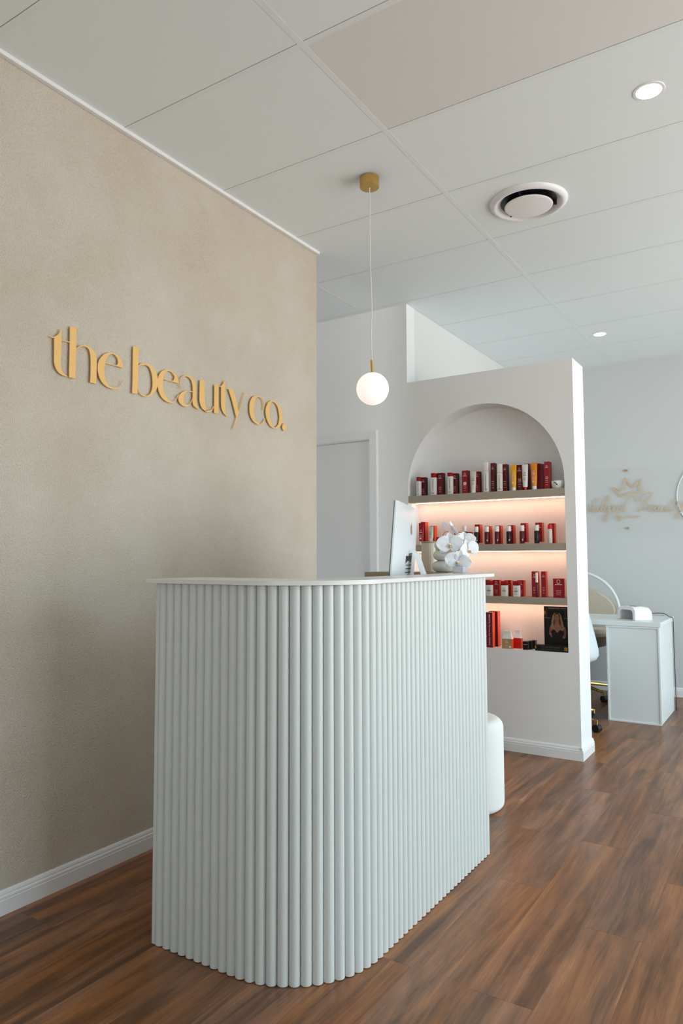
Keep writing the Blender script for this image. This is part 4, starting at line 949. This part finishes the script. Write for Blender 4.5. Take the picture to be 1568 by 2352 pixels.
# second shelf
sq_tube('crimson tube with white cap, far left of the second shelf', 0.139, 0.040, 0.150, YB0, Z2, 'crimson', 'cap_white', pm='print_light', grp=g2, capf=0.17, capw=0.95, dots=('print_light', 0.0))
carton('crimson box with orange side behind the crimson tube', 0.118, 0.152, 0.159, 4.40, Z2, grp=g2, logo=False, dep=0.05)
sq_tube('cream tube standing on its cap, second shelf beside the monitor', 0.209, 0.040, 0.125, YB0, Z2, 'pack_cream', 'pack_cream', grp=g2, capf=0.26, capw=0.8)
carton('crimson box with orange side behind the cream tube, second shelf', 0.186, 0.223, 0.130, YC0, Z2, grp=g2, dep=0.045)
bottle('small dark red jar half hidden by the orchid', 0.262, 0.024, 0.052, YB0, Z2, 'maroon', 'cap_red', 0.3, rnd=True, pm='print_light', vertical=False, grp=g2)
carton('low crimson box peeking out above the orchid petals', 0.368, 0.402, 0.083, YC0, Z2, grp=g2, logo=False)
bottle('maroon round bottle with clear cap beside a low red box', 0.4545, 0.028, 0.122, YB0, Z2, 'maroon', 'cap_white', 0.30, rnd=True, pm='print_light', grp=g2)
carton('low crimson box right of the maroon bottle with clear cap', 0.447, 0.485, 0.082, YC0, Z2, grp=g2, side='orange_side')
xs2 = [(0.5345, 'pack_black', 0.549, 'black bottle with white cap and round sticker, leftmost black one on second shelf', 'tall red box raised behind the leftmost black bottle', 1, 1),
       (0.6065, 'maroon', 0.617, 'deep maroon bottle with white cap, next right of the leftmost black bottle', 'tall red box behind the maroon bottle nearest the orchid', 1, 0),
       (0.6745, 'maroon', 0.688, 'dark bottle with white cap, fourth from the right end of the sticker row', 'tall red box behind the fourth bottle from the right end of the row', 1, 0),
       (0.7525, 'pack_black', 0.772, 'black bottle with white cap in the middle of the second shelf', 'tall red box beside the middle black bottle on the second shelf', 1, 0),
       (0.8375, 'maroon', 0.856, 'maroon bottle with white cap left of the plain black bottle', 'tall red box raised behind the maroon bottle right of centre', 1, 1),
       (0.9305, 'pack_black', 0.955, 'black bottle with white cap and no sticker, near the right end', 'widest tall red box raised behind the plain black bottle', 0, 1)]
for i, (xc, bo, xr, l1, l2, stk, raised) in enumerate(xs2):
    bottle(l1, xc, 0.0305, 0.114, YB0, Z2, bo, 'cap_white', 0.31, rnd=True, pm='print_light', grp=g2, dots=(M['print_light'], 0.006, 0.024, 0.0062) if stk else None)
    zz = Z2
    if raised:
        zz = Z2+0.011
        tag(obj('riser', box(xr-0.034, xr-0.002, YC0, YC0+0.045, Z2, zz-0.0003, 0.0005), M['acrylic']), ('clear acrylic riser under the raised red box by ' + ('the leftmost black bottle', 'the centre-right maroon bottle', 'the plain black bottle')[(0, 0, 0, 0, 1, 2)[i]]), 'riser', 'clear risers')
    carton(l2, xr-0.036-(0.006 if i == 5 else 0), xr, 0.119, YC0, zz, grp=g2, dep=0.045)
bottle('clear white bottle with bright red cap at the right end, second shelf', 1.013, 0.028, 0.116, YB0, Z2, 'pack_cream', 'cap_bright', 0.25, rnd=True, grp=g2)
carton('tallest red box at the right end of the second shelf', 0.998, 1.032, 0.123, YC0, Z2, grp=g2)
# third shelf
for i, (xc, l1) in enumerate(((0.619, 'short white bottle with red cap beside the counter end, third shelf'), (0.7195, 'short white red-capped bottle in the middle of the three on third shelf'), (0.797, 'short white red-capped bottle, rightmost of the three on third shelf'))):
    bottle(l1, xc, 0.041, 0.098, YB0, Z3, 'pack_white', 'cap_red', 0.29, rnd=False, vertical=False, dep=0.03, grp=g3)
carton('low crimson box behind the short bottle at the counter end', 0.572, 0.612, 0.102, YC0, Z3, grp=g3)
carton('low crimson box between the first and middle short white bottles', 0.630, 0.674, 0.102, YC0, Z3, grp=g3)
carton('low crimson box right behind the middle short white bottle', 0.706, 0.750, 0.101, YC0, Z3, grp=g3)
carton('low crimson box right of the rightmost short white bottle', 0.790, 0.832, 0.102, YC0, Z3, grp=g3)
carton('tall crimson box behind the slim maroon bottle, third shelf', 0.884, 0.922, 0.158, YC0, Z3, grp=g3)
bottle('slim maroon bottle with long white cap before a tall box', 0.9265, 0.0165, 0.152, YB0, Z3, 'maroon', 'cap_white', 0.40, rnd=True, pm='print_light', grp=g3)
carton('tall crimson box standing alone right of the slim maroon bottle', 0.943, 0.972, 0.158, YC0, Z3, grp=g3)
carton('wide flat crimson box at the right end of the third shelf', 1.024, 1.090, 0.116, 4.37, Z3, 'crimson', 'orange_side', dep=0.02, grp=g3)
# niche floor
t = carton('wine red gift box with vertical white title beside the counter end', 0.575, 0.640, 0.220, 4.352, Z4, 'wine', 'orange_side', dep=0.045, logo=False, grp=g4)
add_text('IMMORTAL The Core Four Collection', 0.0122, M['print_light'], t, (0.012, -0.0229, 0.112), rot=(0, PI/2, -PI/2) if False else (PI/2, PI/2, 0), name='lettering', extrude=0.0, bold=0.0002)
bm = bmesh.new(); stroke(bm, [(-0.03, 0.062), (-0.018, 0.075), (-0.010, 0.095), (-0.016, 0.112)], 0.0025, lambda a, b, d: (a, d, b), -0.0228, -0.0230); stroke(bm, [(-0.022, 0.085), (-0.012, 0.078), (-0.008, 0.066)], 0.002, lambda a, b, d: (a, d, b), -0.0228, -0.0230); obj('flourish', bm, M['print_light'], t)
carton('wine red gift box standing behind the titled one', 0.592, 0.6525, 0.223, 4.412, Z4, 'wine', 'orange_side', dep=0.045, logo=False, grp=g4)
def gable(label, x0, x1, h, y, dep, body, grp, pr=True, z=Z4):
    w = x1-x0; t = thing('gable_carton', label, 'carton', ((x0+x1)/2, y+dep/2, z), 0, grp)
    hb = h*0.55; hs = h*0.84
    bm = bmesh.new(); fs = bx(bm, -w/2, w/2, -dep/2, dep/2, 0, hb); fs[3].material_index = 1
    obj('carton_body', bm, [M[body], M['orange_side']], t)
    bm = bmesh.new()
    pts = [(-w/2, hb), (w/2, hb), (w*0.28, hs), (-w*0.28, hs)]
    A = [bm.verts.new((-w/2, -dep/2, hb)), bm.verts.new((w/2, -dep/2, hb)), bm.verts.new((w/2, dep/2, hb)), bm.verts.new((-w/2, dep/2, hb))]
    B_ = [bm.verts.new((-w*0.34, -0.007, hs)), bm.verts.new((w*0.34, -0.007, hs)), bm.verts.new((w*0.34, 0.007, hs)), bm.verts.new((-w*0.34, 0.007, hs))]
    C_ = [bm.verts.new((v.co.x*1.02, v.co.y, h)) for v in B_]
    for X_, Y_ in ((A, B_), (B_, C_)):
        for i in range(4): bm.faces.new((X_[i], X_[(i+1) % 4], Y_[(i+1) % 4], Y_[i]))
    bm.faces.new(A); bm.faces.new(C_)
    obj('gable_top', bm, M['pack_white'], t)
    bm = bmesh.new(); v = [bm.verts.new(p) for p in ((-w/2, -dep/2-0.0004, hb-0.001), (w/2, -dep/2-0.0004, hb-0.001), (w*0.30, -dep/2+0.0040, hb+h*0.10), (0, -dep/2+0.0068, hb+h*0.15), (-w*0.30, -dep/2+0.0040, hb+h*0.10))]; bm.faces.new(v)
    obj('front_flap', bm, M[body], t)
    if pr:
        print_block(t, w*0.6, hb, -dep/2-0.0006, M['print_light'], hb*0.8, dots=(M['pack_white'], w*0.32, hb*0.2, w*0.10))
    return t
gable('kraft brown gable carton with white top on the niche floor', 0.700, 0.764, 0.108, 4.352, 0.036, 'kraft', g4)
gable('bright red gable carton with white top behind the kraft one', 0.757, 0.806, 0.113, 4.40, 0.036, 'red', g4, False)
for i, (x0, x1, y, lab) in enumerate(((0.834, 0.867, 4.352, 'small black cube box at the front with white lettering'), (0.845, 0.877, 4.3895, 'small black cube box, middle of the three in line'), (0.857, 0.888, 4.427, 'small black cube box, rearmost of the three in line'))):
    t = carton(lab, x0, x1, 0.051, y, Z4, 'pack_black', 'pack_black', dep=0.036, logo=False, grp=g4)
    if i == 0: add_text('LASH LIFT', 0.0055, M['print_light'], t, (0, -0.0184, 0.032), name='lettering', extrude=0.0, bold=0.0001)

# black display stand with a printed portrait
ds = thing('display_stand', 'black cardboard display stand with a portrait of a long-haired blonde woman', 'display', (1.030, 4.375, Z4))
obj('base_box', box(-0.120, 0.077, -0.024, 0.030, 0, 0.036, 0.001), M['pack_black'], ds)
pn = obj('back_panel', box(-0.077, 0.078, 0.031, 0.035, 0.0, 0.268, 0.0005), M['pack_black'], ds)
SK = mat('print_skin', (128, 86, 70), 0.6); SK2 = mat('print_skin_light', (160, 114, 94), 0.6); HR = mat('print_hair', (108, 82, 58), 0.6, noise=(140, 0.35)); HR2 = mat('print_hair_light', (160, 128, 96), 0.6, noise=(120, 0.25)); HD = mat('print_hair_dark', (60, 44, 34), 0.6)
LP = mat('print_lips', (140, 62, 58), 0.6); BK = mat('print_black', (12, 13, 14), 0.5); GY = mat('print_grey', (110, 108, 100), 0.6)
PY_ = 0.0308
lay = [0]
def flat(pts, m, name, smooth=True):
    """closed outline (panel coordinates, origin centre-bottom) as flat print"""
    if smooth: pts = cr_interp(pts+[pts[0]], 4, closed=True)[:-1]
    lay[0] += 1; bm = bmesh.new()
    vs_ = [bm.verts.new((x, PY_-0.00012*lay[0], z)) for x, z in pts]
    f = bm.faces.new(vs_); bmesh.ops.triangulate(bm, faces=[f])
    return obj(name, bm, m, pn)
def mir(pts, cx=0.003): return [(2*cx-x, z) for x, z in pts]
def ell(cx, cz, rx, rz, n=18): return [(cx+rx*math.cos(2*PI*i/n), cz+rz*math.sin(2*PI*i/n)) for i in range(n)]
for x in (-0.062, 0.052): flat([(x-0.001, 0.20), (x+0.001, 0.20), (x+0.001, 0.262), (x-0.001, 0.262)], GY, 'print_line', False)
for x0, x1 in ((-0.072, -0.035), (0.045, 0.077)): flat([(x0, 0.196), (x1, 0.194), (x1, 0.1975), (x0, 0.1995)], GY, 'print_line', False)
flat([(-0.077, 0.215), (-0.066, 0.22), (-0.066, 0.238), (-0.077, 0.243)], M['goldleaf'], 'print_gold', False)
flat([(-0.020, 0.20), (-0.027, 0.170), (-0.030, 0.135), (-0.020, 0.115), (0.003, 0.105), (0.028, 0.112), (0.042, 0.135), (0.034, 0.170), (0.027, 0.205), (0.016, 0.228), (0.003, 0.233), (-0.010, 0.228)], HR, 'print_hair')
flat([(-0.042, 0.143), (-0.035, 0.150), (-0.028, 0.143), (-0.031, 0.118), (-0.036, 0.104), (-0.026, 0.088), (-0.016, 0.074), (-0.021, 0.070), (-0.034, 0.082), (-0.046, 0.100), (-0.046, 0.122)], SK, 'print_arm')
flat([(0.052, 0.141), (0.044, 0.148), (0.036, 0.141), (0.042, 0.118), (0.043, 0.100), (0.034, 0.082), (0.042, 0.076), (0.052, 0.084), (0.056, 0.104), (0.056, 0.124)], SK, 'print_arm')
flat([(-0.038, 0.144), (-0.014, 0.156), (-0.007, 0.166), (-0.006, 0.178), (0.012, 0.178), (0.013, 0.166), (0.020, 0.156), (0.046, 0.142), (0.030, 0.118), (0.003, 0.102), (-0.024, 0.118)], SK2, 'print_chest')
flat([(-0.026, 0.124), (-0.014, 0.126), (0.003, 0.109), (0.020, 0.126), (0.032, 0.124), (0.034, 0.085), (0.030, 0.066), (-0.024, 0.066), (-0.028, 0.085)], BK, 'print_top')
flat(ell(0.003, 0.200, 0.0135, 0.021), SK2, 'print_face')
flat([(-0.013, 0.222), (-0.012, 0.200), (-0.020, 0.172), (-0.018, 0.150), (-0.026, 0.128), (-0.036, 0.140), (-0.032, 0.165), (-0.028, 0.190), (-0.022, 0.215), (-0.008, 0.231), (0.003, 0.226)], HR2, 'print_hair')
flat([(0.019, 0.222), (0.018, 0.200), (0.026, 0.172), (0.020, 0.150), (0.028, 0.122), (0.042, 0.136), (0.040, 0.165), (0.034, 0.190), (0.028, 0.215), (0.014, 0.231), (0.003, 0.226)], HR2, 'print_hair')
flat([(-0.008, 0.229), (0.003, 0.234), (0.014, 0.229), (0.010, 0.222), (0.003, 0.225), (-0.004, 0.222)], HD, 'print_hair')
for s in (-1, 1):
    flat(ell(0.003+s*0.006, 0.203, 0.0030, 0.0013, 10), HD, 'print_eye'); flat([(0.003+s*0.002, 0.2065), (0.003+s*0.010, 0.2075), (0.003+s*0.010, 0.2085), (0.003+s*0.003, 0.208)], HD, 'print_brow', False)
flat([(0.0018, 0.194), (0.003, 0.203), (0.0042, 0.194), (0.003, 0.1928)], SK, 'print_nose', False)
flat(ell(0.003, 0.1875, 0.0044, 0.0017, 12), LP, 'print_lips')
flat(ell(-0.037, 0.101, 0.006, 0.007, 12), SK2, 'print_hand'); flat(ell(0.042, 0.082, 0.008, 0.005, 12), SK2, 'print_hand')
add_text('ADVANCED AFTER CARE FOR', 0.0074, M['print_light'], ds, (0.006, 0.0300, 0.257), extrude=0.0, bold=0.0001, space=1.12)
add_text('LASH LIFT & BROW HENNA', 0.0072, GY, ds, (0.006, 0.0300, 0.248), extrude=0.0, bold=0.0, space=1.18)
add_text('ADVANCED AFTER CARE FOR', 0.0076, GY, ds, (-0.026, -0.0245, 0.025), extrude=0.0, bold=0.0001, space=1.12)
add_text('LASH LIFT & BROW HENNA', 0.0076, GY, ds, (-0.026, -0.0245, 0.012), extrude=0.0, bold=0.0, space=1.18)
obj('gold_seal', box(0.058, 0.0775, -0.0248, -0.018, 0.008, 0.030, 0.0005), M['goldleaf'], ds)
obj('gold_seal', box(-0.1205, -0.112, -0.0248, -0.018, 0.014, 0.030, 0.0005), M['goldleaf'], ds)
